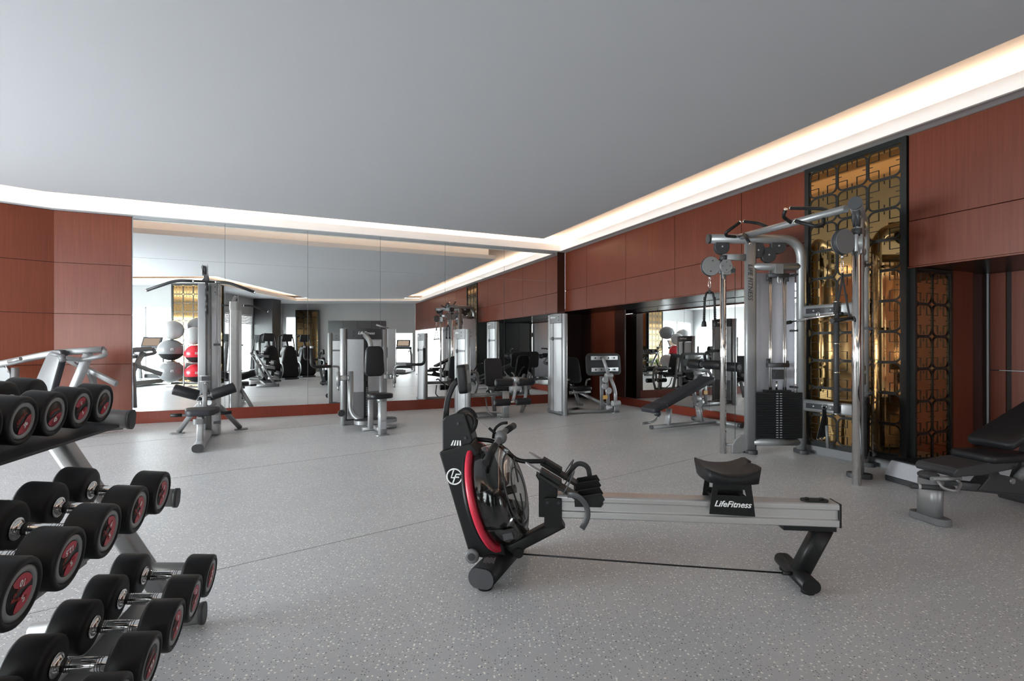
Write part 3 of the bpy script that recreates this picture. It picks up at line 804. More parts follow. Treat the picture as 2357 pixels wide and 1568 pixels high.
        if sy < 0: pts = [e1, e1 + V((0.05, -0.02, 0.004)), e1 + V((0.095, -0.028, -0.04)), e1 + V((0.10, -0.03, -0.10)), e1 + V((0.07, -0.03, -0.155))]
        else: pts = [e1, e1 + V((0.06, 0.02, 0.07)), e1 + V((0.12, 0.02, 0.05)), e1 + V((0.13, 0.02, -0.02)), e1 + V((0.12, 0.02, -0.05))]
        stp.sweep(fillet(pts, 0.05), rrect(0.028, 0.003, 0.001, 1), Y3, True)
        stp.build('foot_strap', DG, p_)
    hd = M(); hd.tube([(0.01, -0.235, 0.625), (0.045, -0.05, 0.695), (0.055, 0.0, 0.712), (0.065, 0.06, 0.728), (0.10, 0.22, 0.735)], 0.0165, 16, fl=0.05); hd.ball((0.055, 0.0, 0.708), 0.034, (1, 1.15, 1.1)); hn = hd.build('handle', MG, t)
    gp = M(); gp.tube([(0.0095, -0.238, 0.624), (0.036, -0.09, 0.680)], 0.0195, 16); gp.tube([(0.076, 0.09, 0.7305), (0.1005, 0.225, 0.7352)], 0.0195, 16); gp.each('grip', BR, hn)
    hk = M(); hk.tube([(0.005, 0.06, 0.69), (0.012, 0.06, 0.745), (0.05, 0.06, 0.775), (0.085, 0.06, 0.778)], 0.008, 10, fl=0.03); hk.build('handle_hook', BP, t)
    hb = M(); hb.tube([(-0.12, 0.075, 0.683), (-0.012, 0.085, 0.674), (0.03, 0.09, 0.655), (0.125, 0.09, 0.572), (0.165, 0.09, 0.560), (0.29, 0.09, 0.564)], 0.0125, 14, fl=0.03); hb.build('handle_rest', BP, t)
    cc = M(); cc.bar([(-0.085, 0, 0.815), (0.0, 0, 0.748), (0.03, 0, 0.722)], 0.010, 0.003, 0.001); cc.build('pull_strap', LG, t)
    c2 = M(); c2.tube([(-0.01, 0, 0.757), (0.03, 0, 0.724)], 0.0075, 8); c2.build('strap_swivel', BP, t)
    return t
def rrect2(cx, cy, w, h, r): return [(cx + a, cy + b) for a, b in rrect(w, h, r)]
rower()

# ================================================================== cable crossover machine
def crossover():
    C0 = V((3.35, 5.35, 0))
    t = thing('cable_crossover_machine', 'large silver dual cable machine with two pulley towers near the gold screen', 'cable machine', C0, 0)
    def tower(ox, oy, rz, sy, swing=0.0, shm=None):
        T = Tr(ox - C0.x, oy - C0.y) @ Rz(rz) @ Matrix.Diagonal((0.93, 0.95 * sy, 0.982, 1))
        tw = bpy.data.objects.new('pulley_tower', None); COL.objects.link(tw); tw.parent = t
        m = M(T); m.tube([(0, 0, 0.0), (0, 0, 2.25)], 0.036, 20); ch = m.build('chrome_column', CH, tw)
        m = M(T)
        for k in range(24): m.cyl((0.022, -0.030, 0.25 + 0.078 * k), (0.0235, -0.0315, 0.25 + 0.078 * k), 0.0055, n=8)
        m.cyl((0, 0, 2.2), (0, 0, 2.256), 0.042)
        m.each('adjustment_hole', DG, ch)
        m = M(T); m.bar([(0.33, 0, 0.02), (0.33, 0, 2.43)], 0.075, 0.135, 0.03, up=V((1, 0, 0))); po = m.build('front_post', SIL, tw)
        text('LIFE FITNESS', 0.075, T @ basis((0.31, -0.0395 , 1.95), (0, 0, -1), (1, 0, 0)) @ (Matrix.Scale(1, 4)), DG, 'lettering', po, 0.2) if sy > 0 else None
        m = M(T); m.tube([(0.95, 0, 0.02), (0.95, 0, 2.445), (-0.165, 0, 2.445)], 0.052, 18, fl=0.24, nf=12); m.build('rear_post', SIL, tw)
        m = M(T); m.cyl((-0.165, 0, 2.445), (-0.19, 0, 2.445), 0.055); m.each('end_cap', DG, tw)
        m = M(T); m.tube([(0.36, 0, 2.13), (0.93, 0, 2.13)], 0.042, 16); m.tube([(0.36, 0, 0.125), (0.93, 0, 0.125)], 0.042, 16)
        m.box((0.66, -0.0, 2.10), (0.09, 0.10, 0.11)); m.each('crossbar', SIL, tw)
        m = M(T); m.bar([(0.0, 0, 2.235), (0.31, 0, 2.235)], 0.05, 0.075, 0.012); m.bar([(0.0, 0, 0.10), (0.31, 0, 0.10)], 0.03, 0.03, 0.01); m.each('column_arm', SIL, tw)
        for x in (0.33, 0.95):
            m = M(T); m.prism([(x + a, b) for a, b in rrect(0.12, 0.21, 0.058)], (0, 0, 0), X3, Y3, (0, 0, 0.045)); m.each('rubber_foot', DG, tw, bev=0.006)
        # shroud, slightly curved
        m = M(T); xs = [0.385 + 0.54 * i / 8 for i in range(9)]
        for i in range(8):
            f0 = 0.035 * math.sin(PI * i / 8); f1 = 0.035 * math.sin(PI * (i + 1) / 8)
            m.add([(xs[i], 0.10 + f0, 0.2), (xs[i+1], 0.10 + f1, 0.2), (xs[i+1], 0.10 + f1, 2.075), (xs[i], 0.10 + f0, 2.075), (xs[i], 0.108 + f0, 0.2), (xs[i+1], 0.108 + f1, 0.2), (xs[i+1], 0.108 + f1, 2.075), (xs[i], 0.108 + f0, 2.075)],
                  [(0, 1, 2, 3), (7, 6, 5, 4), (0, 4, 5, 1), (3, 2, 6, 7)], True)
        for sgn, xx in ((1, 0.385), (1, 0.925)): m.box((xx, 0.104, 1.1375), (0.01, 0.012, 1.875))
        m.build('shroud', shm or SHR, tw)
        m = M(T)
        for z in (0.75, 1.40, 2.04): m.box((0.895, 0.04, z), (0.06, 0.12, 0.022))
        m.each('shroud_clip', DG, tw)
        # weight stack
        m = M(T); nP = 19; zz = 0.175; hh = 0.0275
        for k in range(nP): m.box((0.655, 0, zz + hh / 2), (0.555, 0.11, hh - 0.0022)); zz += hh
        m.box((0.655, 0, zz + 0.012), (0.30, 0.09, 0.022)); ws = m.build('weight_stack', STK, tw)
        m = M(T)
        for k in range(nP):
            for dx in (-0.022, 0.022): m.box((0.650 + dx, -0.0562, 0.175 + hh * (k + 0.5)), (0.026, 0.002, 0.009))
        m.build('plate_marks', LG, ws)
        m = M(T); m.box((0.65, -0.057, 0.44), (0.014, 0.002, 0.52)); m.build('plate_slot', BLKF, ws)
        m = M(T)
        for x in (0.565, 0.585, 0.735, 0.76): m.tube([(x, 0, 0.15), (x, 0, 2.10)], 0.0095, 10)
        m.tube([(0.65, 0, 0.72), (0.65, 0, 0.82)], 0.012, 10); m.each('guide_rod', CH, tw)
        for z in (2.03, 1.005):
            m = M(T); m.bar([(0.535, 0, z), (0.79, 0, z)], 0.06, 0.05, 0.012); m.bar([(0.548, 0, z), (0.548, 0, z + (0.075 if z < 1.5 else -0.06))], 0.035, 0.04, 0.01); m.bar([(0.775, 0, z), (0.775, 0, z + (0.05 if z < 1.5 else -0.07))], 0.035, 0.04, 0.01)
            if z < 1.5: m.box((0.66, 0, 0.90), (0.13, 0.06, 0.11)); m.cyl((0.66, -0.035, 0.90), (0.66, 0.035, 0.90), 0.05)
            m.build('rod_bracket', DG, tw)
        m = M(T); m.tube([(0.655, -0.02, 2.10), (0.655, -0.02, 1.95), (0.69, -0.02, 1.94), (0.69, -0.02, 1.98)], 0.010, 8, fl=0.015); m.build('cable_hook', SILL, tw)
        for (x, z) in ((-0.02, 2.355), (0.415, 2.315), (0.545, 2.262), (0.665, 2.365)):
            m = M(T); m.lathe([(0.085, -0.028), (0.090, -0.022), (0.080, -0.006), (0.080, 0.006), (0.090, 0.022), (0.085, 0.028)], (x, 0, z), (0, 1, 0), 28); p_ = m.build('pulley', DG, tw)
            m = M(T); m.cyl((x, -0.032, z), (x, 0.032, z), 0.010, n=12); m.each('pulley_bolt', LG, p_)
        # sliding carriage with swivel pulley
        m = M(T); m.box((0.03, 0, 2.12), (0.10, 0.085, 0.17)); m.cyl((0.02, -0.05, 2.13), (0.02, 0.05, 2.13), 0.075, n=20); m.box((0.10, 0, 2.09), (0.07, 0.05, 0.07)); m.cyl((-0.045, 0, 2.05), (-0.045, 0, 2.20), 0.018)
        ca = m.build('carriage', SIL, tw, bev=0.004)
        m = M(T)
        for a in (0, 1, 2, 3): m.cyl((0.02 + 0.045 * math.cos(a * PI / 2), -0.055, 2.13 + 0.045 * math.sin(a * PI / 2)), (0.02 + 0.045 * math.cos(a * PI / 2), -0.045, 2.13 + 0.045 * math.sin(a * PI / 2)), 0.006, n=8)
        m.cyl((0.11, -0.05, 2.08), (0.11, 0.04, 2.08), 0.022); m.each('carriage_bolt', DG, ca)
        TS = T @ Rz(swing)
        m = M(TS)
        for y in (-0.028, 0.022): m.cyl((-0.155, y, 2.132), (-0.155, y + 0.006, 2.132), 0.108, n=36)
        m.box((-0.075, 0, 2.13), (0.06, 0.05, 0.10)); sp = m.build('swivel_guard', MG if sy < 0 else SIL, tw)
        m = M(TS); m.lathe([(0.100, -0.018), (0.112, -0.012), (0.10, 0), (0.112, 0.012), (0.100, 0.018)], (-0.155, 0, 2.132), (0, 1, 0), 32); m.build('pulley_wheel', DG, sp)
        m = M(TS)
        for dz in (-0.06, 0.06): m.cyl((-0.15 + dz * 0.2, -0.034, 2.132 + dz), (-0.15 + dz * 0.2, -0.028, 2.132 + dz), 0.008, n=10)
        m.each('guard_bolt', DG, sp)
        m = M(TS); m.tube([(-0.165, 0, 2.02), (-0.165, 0, 1.985)], 0.012, 10); m.tube([V((-0.165, 0, 1.93)) + V((0.014 * math.sin(a), 0, 0.042 * math.cos(a))) for a in [2 * PI * i / 20 for i in range(20)]], 0.0038, 8, closed=True); m.build('carabiner', CH, tw)
        m = M(T); m.tube([(0.145, 0, 2.09), (0.145, 0, 0.14)], 0.0035, 8); m.tube([(-0.105, 0, 2.35), (-0.105, 0, 2.22)], 0.003, 8); m.build('cable', DG, tw)
        m = M(T); m.prism([(0.10, 0.0), (0.10, 0.10), (0.15, 0.17), (0.20, 0.21), (0.29, 0.22), (0.29, 0.04), (0.20, 0.0)], (0, -0.02, 0), X3, (0, 0, 1), (0, 0.04, 0)); m.build('low_pulley_guard', SIL, tw, bev=0.01)
        return tw
    tower(2.365, 5.675, 1.0, 1)
    tower(2.98, 4.38, 52.0, -1, 37.0, CLR)
    # pull-up beam with grips
    A = V((2.53, 5.70, 2.42)) - C0; B = V((2.93, 4.44, 2.405)) - C0
    e = (B - A).normalized(); g = V((0, 0, 1)).cross(e).normalized()   # g points to the back (right in view)
    if g.x < 0: g = -g
    m = M(); m.tube([A, B], 0.034, 18); bm_ = m.build('pull_up_beam', SIL, t)
    def pt(w, gg, z): return A + e * w + g * gg + V((0, 0, z))
    for pts in ([(2.475, 5.62, 2.415), (2.328, 5.5, 2.398), (2.297, 5.45, 2.42), (2.429, 5.4, 2.52)], [(2.681, 5.24, 2.413), (2.662, 5.45, 2.523), (2.572, 5.6, 2.578)], [(2.54, 5.55, 2.428), (2.517, 5.35, 2.278)],
                [(2.761, 4.98, 2.404), (2.62, 4.9, 2.452), (2.618, 4.85, 2.506)], [(2.892, 4.56, 2.397), (2.919, 4.75, 2.491), (2.783, 5.05, 2.577)], [(2.861, 4.65, 2.365), (2.802, 4.56, 2.287), (2.719, 4.52, 2.266), (2.602, 4.65, 2.349)]):
        pts = [V(p_) - C0 for p_ in pts]
        m = M(); m.tube(pts, 0.017, 14, fl=0.05); q = m.build('pull_up_grip', BR, t)
        m = M(); d = (pts[-1] - pts[-2]).normalized(); m.cyl(pts[-1], pts[-1] + d * 0.012, 0.0185); m.each('grip_end', CH, q)
    # storage rails between the rear posts
    P1 = V((3.247, 5.69, 0)) - C0; P2 = V((3.522, 5.073, 0)) - C0
    dd = (P2 - P1).normalized(); nn = V((-dd.y, dd.x, 0)); nn = -nn if nn.y > 0 else nn
    for z in (1.585, 0.545):
        m = M(); m.bar([P1 + V((0, 0, z)), P2 + V((0, 0, z))], 0.05, 0.13, 0.03); r_ = m.build('storage_rail', SIL, t)
        m = M(); m.bar([P1 + dd * 0.08 + nn * 0.027 + V((0, 0, z)), P1 + dd * 0.46 + nn * 0.027 + V((0, 0, z))], 0.008, 0.055, 0.003)
        q_ = m.build('hook_plate', DG, r_)
        m = M()
        for k in (0.17, 0.36): m.cyl(P1 + dd * k + nn * 0.03 + V((0, 0, z)), P1 + dd * k + nn * 0.036 + V((0, 0, z)), 0.008, n=10)
        m.each('bolt', LG, q_)
    m = M(); c = P1 + dd * 0.44 + nn * 0.06; m.tube([c + V((0, 0, 0.49)), c + V((0, 0, 1.66))], 0.027, 14); sr = m.build('attachment_post', DG, t)
    m = M()
    for z in (0.49, 0.92, 1.22, 1.655): m.cyl(c + V((0, 0, z)), c + V((0, 0, z + 0.012)), 0.0285)
    m.each('chrome_band', CH, sr)
    return t, C0, P1, P2, dd, nn
cross, C0, P1, P2, dd, nn = crossover()

def rope_attachment(o, ang):
    t = thing('triceps_rope', 'black twisted pull rope hanging from the left pulley of the cable machine', 'rope', o, ang)
    for s in (-1, 1):
        m = M(); pts = [V((0, 0, -0.02)), V((0.035 * s, 0, -0.03)), V((0.055 * s, 0, -0.12)), V((0.062 * s, 0, -0.36))]
        m.tube(pts, 0.012, 10, fl=0.03)
        # raised spiral strands
        for ph in (0, PI):
            q = [V((0.055 * s + 0.007 * s * k / 40, 0, -0.08 - 0.28 * k / 40)) + V((0.009 * math.cos(ph + k * 0.9), 0.009 * math.sin(ph + k * 0.9), 0)) for k in range(41)]
            m.tube(q, 0.0065, 6)
        m.build('rope_strand', BR, t)
        m = M(); m.cyl((0.063 * s, 0, -0.41), (0.062 * s, 0, -0.35), 0.03, 0.022, bev=0.006); m.build('rubber_end', BR, t)
    m = M(); m.cyl((0, 0, -0.045), (0, 0, 0.0), 0.016); m.tube([V((0, 0, 0.02)) + V((0.012 * math.cos(a), 0, 0.018 * math.sin(a))) for a in [2 * PI * i / 16 for i in range(16)]], 0.003, 6, closed=True); m.build('eyelet', DG, t)
    return t
rope_attachment((2.365 - 0.153, 5.672, 1.828), 0)

def strap_handle(o, ang, w_, h_, label, lean=0.0):
    t = thing('strap_handle', label, 'handle', o, ang)
    for s in (-1, 1):
        m = M(); m.sweep(fillet([V((0, 0, 0)), V((0.01 * s, 0, -0.09)), V((w_ * s + lean, 0, -h_))], 0.03), rrect(0.022, 0.003, 0.001, 1), V((0, 1, 0)), False); m.build('strap', DG, t)
    m = M(); m.tube([(-w_ - 0.015 + lean, 0, -h_ - 0.01), (w_ + 0.015 + lean, 0, -h_ + 0.01)], 0.017, 14); m.each('grip', BR, t)
    m = M(); m.cyl((-w_ - 0.02 + lean, 0, -h_ - 0.01), (-w_ - 0.032 + lean, 0, -h_ - 0.011), 0.022); m.cyl((w_ + 0.02 + lean, 0, -h_ + 0.01), (w_ + 0.032 + lean, 0, -h_ + 0.011), 0.022); m.each('grip_end', DG, t)
    m = M(); m.tube([V((0, 0, 0.012)) + V((0.012 * math.cos(a), 0, 0.014 * math.sin(a))) for a in [2 * PI * i / 16 for i in range(16)]], 0.003, 6, closed=True); m.each('steel_ring', CH, t)
    return t
strap_handle((2.98 - 0.153 * math.cos(rad(15)), 4.38 - 0.153 * math.sin(rad(15)), 1.828), 10, 0.075, 0.40, 'black strap handle hanging from the right pulley of the cable machine')
q = C0 + P1 + dd * 0.30 + nn * 0.055
t = thing('ankle_strap', 'bunched black straps hanging from the lower storage rail of the cable machine', 'strap', (q.x, q.y, 0.555), 0)
m = M()
for k in range(5):
    m.sweep([V((0.0, 0, 0)), V((-0.01 + 0.008 * k, 0.004 * k - 0.01, -0.10)), V((-0.07 + 0.028 * k, 0.006 * k - 0.01, -0.34 + 0.015 * (k % 2)))], rrect(0.03, 0.005, 0.002, 1), V((0, 1, 0)), False)
m.build('webbing', BR, t)
m = M(); m.tube([(0.03, 0, -0.20), (0.045, 0, -0.44)], 0.016); m.each('grip', MG, t)
m = M(); m.tube([V((0, -0.01, 0.0)) + V((0.024 * math.cos(a), 0, 0.024 * math.sin(a))) for a in [2 * PI * i / 18 for i in range(18)]], 0.004, 6, closed=True)
for k in (-0.06, -0.02): m.tube([V((k, 0, -0.34)) + V((0.014 * math.cos(a), 0, 0.012 * math.sin(a))) for a in [2 * PI * i / 14 for i in range(14)]], 0.003, 6, closed=True)
m.each('steel_ring', CH, t)
q = C0 + P1 + dd * 0.05 + nn * 0.10
t = thing('straight_bar', 'short chrome pull bar laid on the upper storage rail of the cable machine', 'bar', (q.x, q.y, 1.50), math.degrees(math.atan2(dd.y, dd.x)))
m = M(); m.tube([(-0.12, 0, -0.03), (0.12, 0, 0.0), (0.46, 0, 0.03)], 0.012, 12); m.build('bar', CH, t)
m = M(); m.cyl((-0.15, 0, -0.035), (-0.10, 0, -0.03), 0.020); m.cyl((0.44, 0, 0.03), (0.48, 0, 0.032), 0.018); m.build('rubber_end', BR, t)
m = M(); m.tube([V((0.22, 0, 0.04)) + V((0.016 * math.cos(a), 0, 0.022 * math.sin(a))) for a in [2 * PI * i / 16 for i in range(16)]], 0.004, 6, closed=True); m.each('steel_ring', CH, t)

# ================================================================== stack towers of the strength machines
def stack_tower(m_T, t, W, H, parent_label=None, slot=True, logo=True):
    # local x across the tower, -y is the user's side
    tw = bpy.data.objects.new('weight_tower', None); COL.objects.link(tw); tw.parent = t
    for x in (0, W):
        m = M(m_T); m.cyl((x, 0, 0), (x, 0, H - 0.004), 0.046, n=20, bev=0.004); m.build('side_tube', SIL, tw)
    def curve(y0, sgn, z0, z1, xa, xb, bulge, th=0.012):
        m = M(m_T); n = 8; vs = []; fs = []
        for i in range(n + 1):
            x = xa + (xb - xa) * i / n
            k = bulge * math.sin(PI * (x - 0.03) / (W - 0.06))
            y = y0 + sgn * k
            for (yy, zz) in ((y, z0), (y, z1), (y - sgn * th, z0), (y - sgn * th, z1)): vs.append((x, yy, zz))
        for i in range(n):
            a = 4 * i; b = a + 4
            fs += [(a, b, b + 1, a + 1), (a + 2, a + 3, b + 3, b + 2), (a + 1, b + 1, b + 3, a + 3), (a, a + 2, b + 2, b)]
        fs += [(0, 1, 3, 2), (4 * n, 4 * n + 2, 4 * n + 3, 4 * n + 1)]
        return m.add(vs, fs, False)
    c = W / 2
    # user's side: two satin panels either side of the stack slot
    curve(-0.03, -1, 0.09, H - 0.165, 0.05, c - 0.035, 0.06).build('front_shroud', SILL, tw)
    curve(-0.03, -1, 0.09, H - 0.165, c + 0.035, W - 0.05, 0.06).build('front_shroud', SILL, tw)
    curve(-0.032, -1, 0.09, 0.50, 0.06, c - 0.034, 0.061, 0.004).build('tinted_window', MG, tw)
    curve(-0.032, -1, 0.09, 0.50, c + 0.034, W - 0.06, 0.061, 0.004).build('tinted_window', MG, tw)
    hd = curve(-0.034, -1, H - 0.16, H, 0.05, W - 0.05, 0.066, 0.02).build('head_plate', DG, tw)
    m = M(m_T)
    for x in (c - 0.19, c + 0.19):
        for z in (H - 0.115, H - 0.055): m.cyl((x, -0.085, z), (x, -0.092, z), 0.008, n=10)
    m.each('bolt', BP, hd)
    text('LifeFitness', 0.062, m_T @ basis((c, -0.1015, H - 0.07), (1, 0, 0), (0, 0, 1)), WHT, 'lettering', hd, 0.35, bold=0.0008)
    # rear side: pale panel, centre groove and a cross band
    hb = curve(0.03, 1, H - 0.16, H, 0.05, W - 0.05, 0.060, 0.02).build('head_plate', MG, tw)
    curve(0.03, 1, 0.06, H - 0.165, 0.05, c - 0.015, 0.055).build('rear_shroud', SILL, tw)
    curve(0.03, 1, 0.06, H - 0.165, c + 0.015, W - 0.05, 0.055).build('rear_shroud', SILL, tw)
    m = M(m_T); m.box((c, 0.065, H / 2 - 0.06), (0.05, 0.01, H - 0.25)); m.build('rear_groove', MG, tw)
    curve(0.034, 1, H * 0.745, H * 0.745 + 0.035, 0.05, W - 0.05, 0.058, 0.006).build('cross_band', MG, tw)
    m = M(m_T); m.cyl((c, 0.08, H * 0.755), (c, 0.105, H * 0.755), 0.032, n=20); m.build('round_boss', DG, tw)
    text('LifeFitness', 0.045, m_T @ basis((c, 0.0935, H - 0.06), (-1, 0, 0), (0, 0, 1)), WHT, 'lettering', hb, 0.35)
    m = M(m_T)
    for x in (c - 0.19, c + 0.19):
        for z in (H - 0.115, H - 0.055): m.cyl((x, 0.08, z), (x, 0.086, z), 0.008, n=10)
    m.each('bolt', BP, hb)
    # stack inside
    m = M(m_T)
    for k in range(17): m.box((c, -0.005, 0.14 + 0.026 * k), (W - 0.16, 0.075, 0.023))
    ws = m.build('weight_stack', STK, tw)
    m = M(m_T)
    for k in range(17): m.box((c + 0.012, -0.0935, 0.14 + 0.026 * k), (0.022, 0.002, 0.008))
    m.build('plate_marks', LG, ws)
    m = M(m_T); m.box((c, -0.07, 0.36), (0.062, 0.045, 0.50)); m.box((c, -0.07, 0.72), (0.05, 0.04, 0.12)); m.build('selector_block', BP, ws)
    m = M(m_T)
    m.box((c, -0.04, H * 0.5), (0.05, 0.02, H - 0.3)); m.build('slot_cover', DG, tw)
    m = M(m_T); m.box((c, 0, 0.045), (W + 0.02, 0.12, 0.05)); m.build('tower_base', MG, tw)
    return tw
R90 = Rz(90)
def padm(t, o, ux, uy, w_, l_, th, name='backrest', r=0.06, mat=None, taper=None, e=0.014):
    m = M(); ux = V(ux).normalized(); uy = V(uy).normalized(); n_ = ux.cross(uy)
    ol = [(a, b) for a, b in rrect(w_, l_, r, 5)]
    if taper: ol = [(a * (1 + taper * b / l_), b) for a, b in ol]
    m.pad(o, ux, uy, n_, ol, th, e, 0.004)
    return m.build(name, mat or BV, t)
def roller(t, p, q, r, name='foam_roller'):
    p, q = V(p), V(q)
    m = M(); m.cyl(p, q, r, n=28, bev=0.010); o = m.build(name, BV, t)
    d = (q - p).normalized(); m = M(); m.cyl(p - d * 0.006, p + d * 0.004, r * 0.6); m.cyl(q - d * 0.004, q + d * 0.006, r * 0.6); m.each('end_disc', MG, o)
    return o

# -------- leg press (far corner). local x points along the back wall, y towards it
def leg_press():
    t = thing('leg_press_machine', 'silver leg press with wide black foot plate in the far corner by the recess', 'leg press', (0.911, 8.745, 0), ANG)
    stack_tower(R90 @ Tr(0.0, 0, 0), t, 0.53, 1.765)
    m = M(); m.bar([(0.02, 0.10, 0.045), (0.50, 0.10, 0.045), (1.02, -0.03, 0.045)], 0.06, 0.06, 0.015); m.build('base_frame', SIL, t)
    m = M(); m.bar([(0.02, 0.30, 0.045), (0.50, 0.45, 0.045)], 0.05, 0.05, 0.012); m.bar([(0.50, 0.08, 0.045), (0.52, 0.48, 0.045)], 0.05, 0.05, 0.012); m.build('base_rail', SIL, t)
    m = M(); m.prism([(1.03 + a, -0.035 + b) for a, b in rrect(0.17, 0.09, 0.03)], (0, 0, 0), X3, Y3, (0, 0, 0.012)); m.build('floor_plate', SIL, t)
    m = M(); m.bar([(1.03, -0.035, 0.01), (1.03, -0.035, 0.14)], 0.07, 0.10, 0.01, up=X3); m.build('front_post', SIL, t)
    m = M(); m.cyl((0.95, -0.035, 0.17), (1.11, -0.035, 0.17), 0.052, n=20, bev=0.006); m.cyl((0.85, -0.02, 0.10), (0.95, -0.02, 0.10), 0.04); m.each('pivot_housing', SILL, t)
    m = M(); m.bar([(1.05, 0.0, 0.20), (1.05, 0.02, 0.42), (0.955, 0.05, 0.66)], 0.055, 0.06, 0.02, fl=0.15, up=X3); m.build('press_arm', SILL, t)
    m = M(); m.cyl((0.86, 0.04, 0.665), (1.00, 0.04, 0.665), 0.047, n=20, bev=0.006); m.build('upper_pivot', SILL, t)
    m = M(); m.bar([(0.93, 0.05, 0.68), (0.85, 0.10, 0.98)], 0.05, 0.05, 0.015, up=X3); m.build('plate_arm', SILL, t)
    m = M(); m.bar([(0.76, 0.0, 0.06), (0.76, 0.02, 0.66)], 0.02, 0.07, 0.006, up=X3); m.bar([(0.90, 0.0, 0.06), (0.87, 0.02, 0.62)], 0.02, 0.07, 0.006, up=X3); m.each('linkage_bar', SIL, t)
    m = M()
    for x, z, r in ((0.82, 0.60, 0.055), (0.89, 0.40, 0.06), (0.80, 0.48, 0.05)): m.cyl((x, -0.03, z), (x, 0.01, z), r, n=24)
    m.each('linkage_disc', SILL, t)
    m = M(); m.box((0.80, -0.042, 0.29), (0.09, 0.006, 0.07)); m.build('warning_label', YEL, t, 'amber warning label')
    # foot plate seen from behind
    m = M(); ol = [(a, b - 0.02 * (a / 0.36) ** 2) for a, b in rrect(0.74, 0.40, 0.08, 6)]
    m.pad((0.885, 0.13, 0.885), X3, V((0, 0.10, 1)).normalized(), V((0, 1, -0.10)).normalized(), ol, 0.035, 0.01); fp = m.build('foot_plate', DG, t)
    for z in (0.985, 0.775):
        m = M(); m.bar([(0.60, 0.105 + (z - 0.885) * 0.1, z), (1.17, 0.105 + (z - 0.885) * 0.1, z)], 0.02, 0.075, 0.004); b_ = m.build('plate_bracket', SIL, fp)
        m = M()
        for x in (0.68, 0.80, 0.97, 1.09): m.cyl((x, 0.088 + (z - 0.885) * 0.1, z), (x, 0.10, z), 0.015, n=14)
        m.each('bracket_bolt', DG, b_)
    # seat and backrest on the far side
    padm(t, (0.62, 0.50, 0.385), (1, 0, 0), (0, 1, 0), 0.32, 0.36, 0.07, 'seat')
    padm(t, (0.56, 0.72, 0.73), (1, 0, 0), (0, 0.30, 1), 0.30, 0.52, 0.07, 'backrest', 0.09)
    m = M(); m.bar([(0.56, 0.80, 0.55), (0.56, 0.62, 0.38), (0.56, 0.45, 0.10)], 0.05, 0.06, 0.015, fl=0.08, up=X3); m.build('seat_frame', SIL, t)
    m = M(); m.bar([(0.60, 0.50, 0.34), (0.95, 0.10, 0.10)], 0.05, 0.06, 0.015); m.build('diagonal_brace', SIL, t)
    m = M(); m.bar([(0.42, 0.45, 0.345), (0.80, 0.45, 0.345)], 0.04, 0.05, 0.015); m.cyl((0.36, 0.45, 0.345), (0.42, 0.45, 0.345), 0.032); m.build('seat_carriage', SIL, t)
    m = M(); m.prism([(0.52 + a, 0.42 + b) for a, b in rrect(0.20, 0.10, 0.04)], (0, 0, 0.10), X3, Y3, (0, 0, 0.03)); m.build('step_plate', SIL, t)
    for s in (-1, 1):
        m = M(); m.tube([(0.60 + 0.2 * s, 0.62, 0.42), (0.60 + 0.22 * s, 0.62, 0.55), (0.60 + 0.22 * s, 0.50, 0.58)], 0.016, 10, fl=0.05); m.build('side_handle', SIL, t)
leg_press()

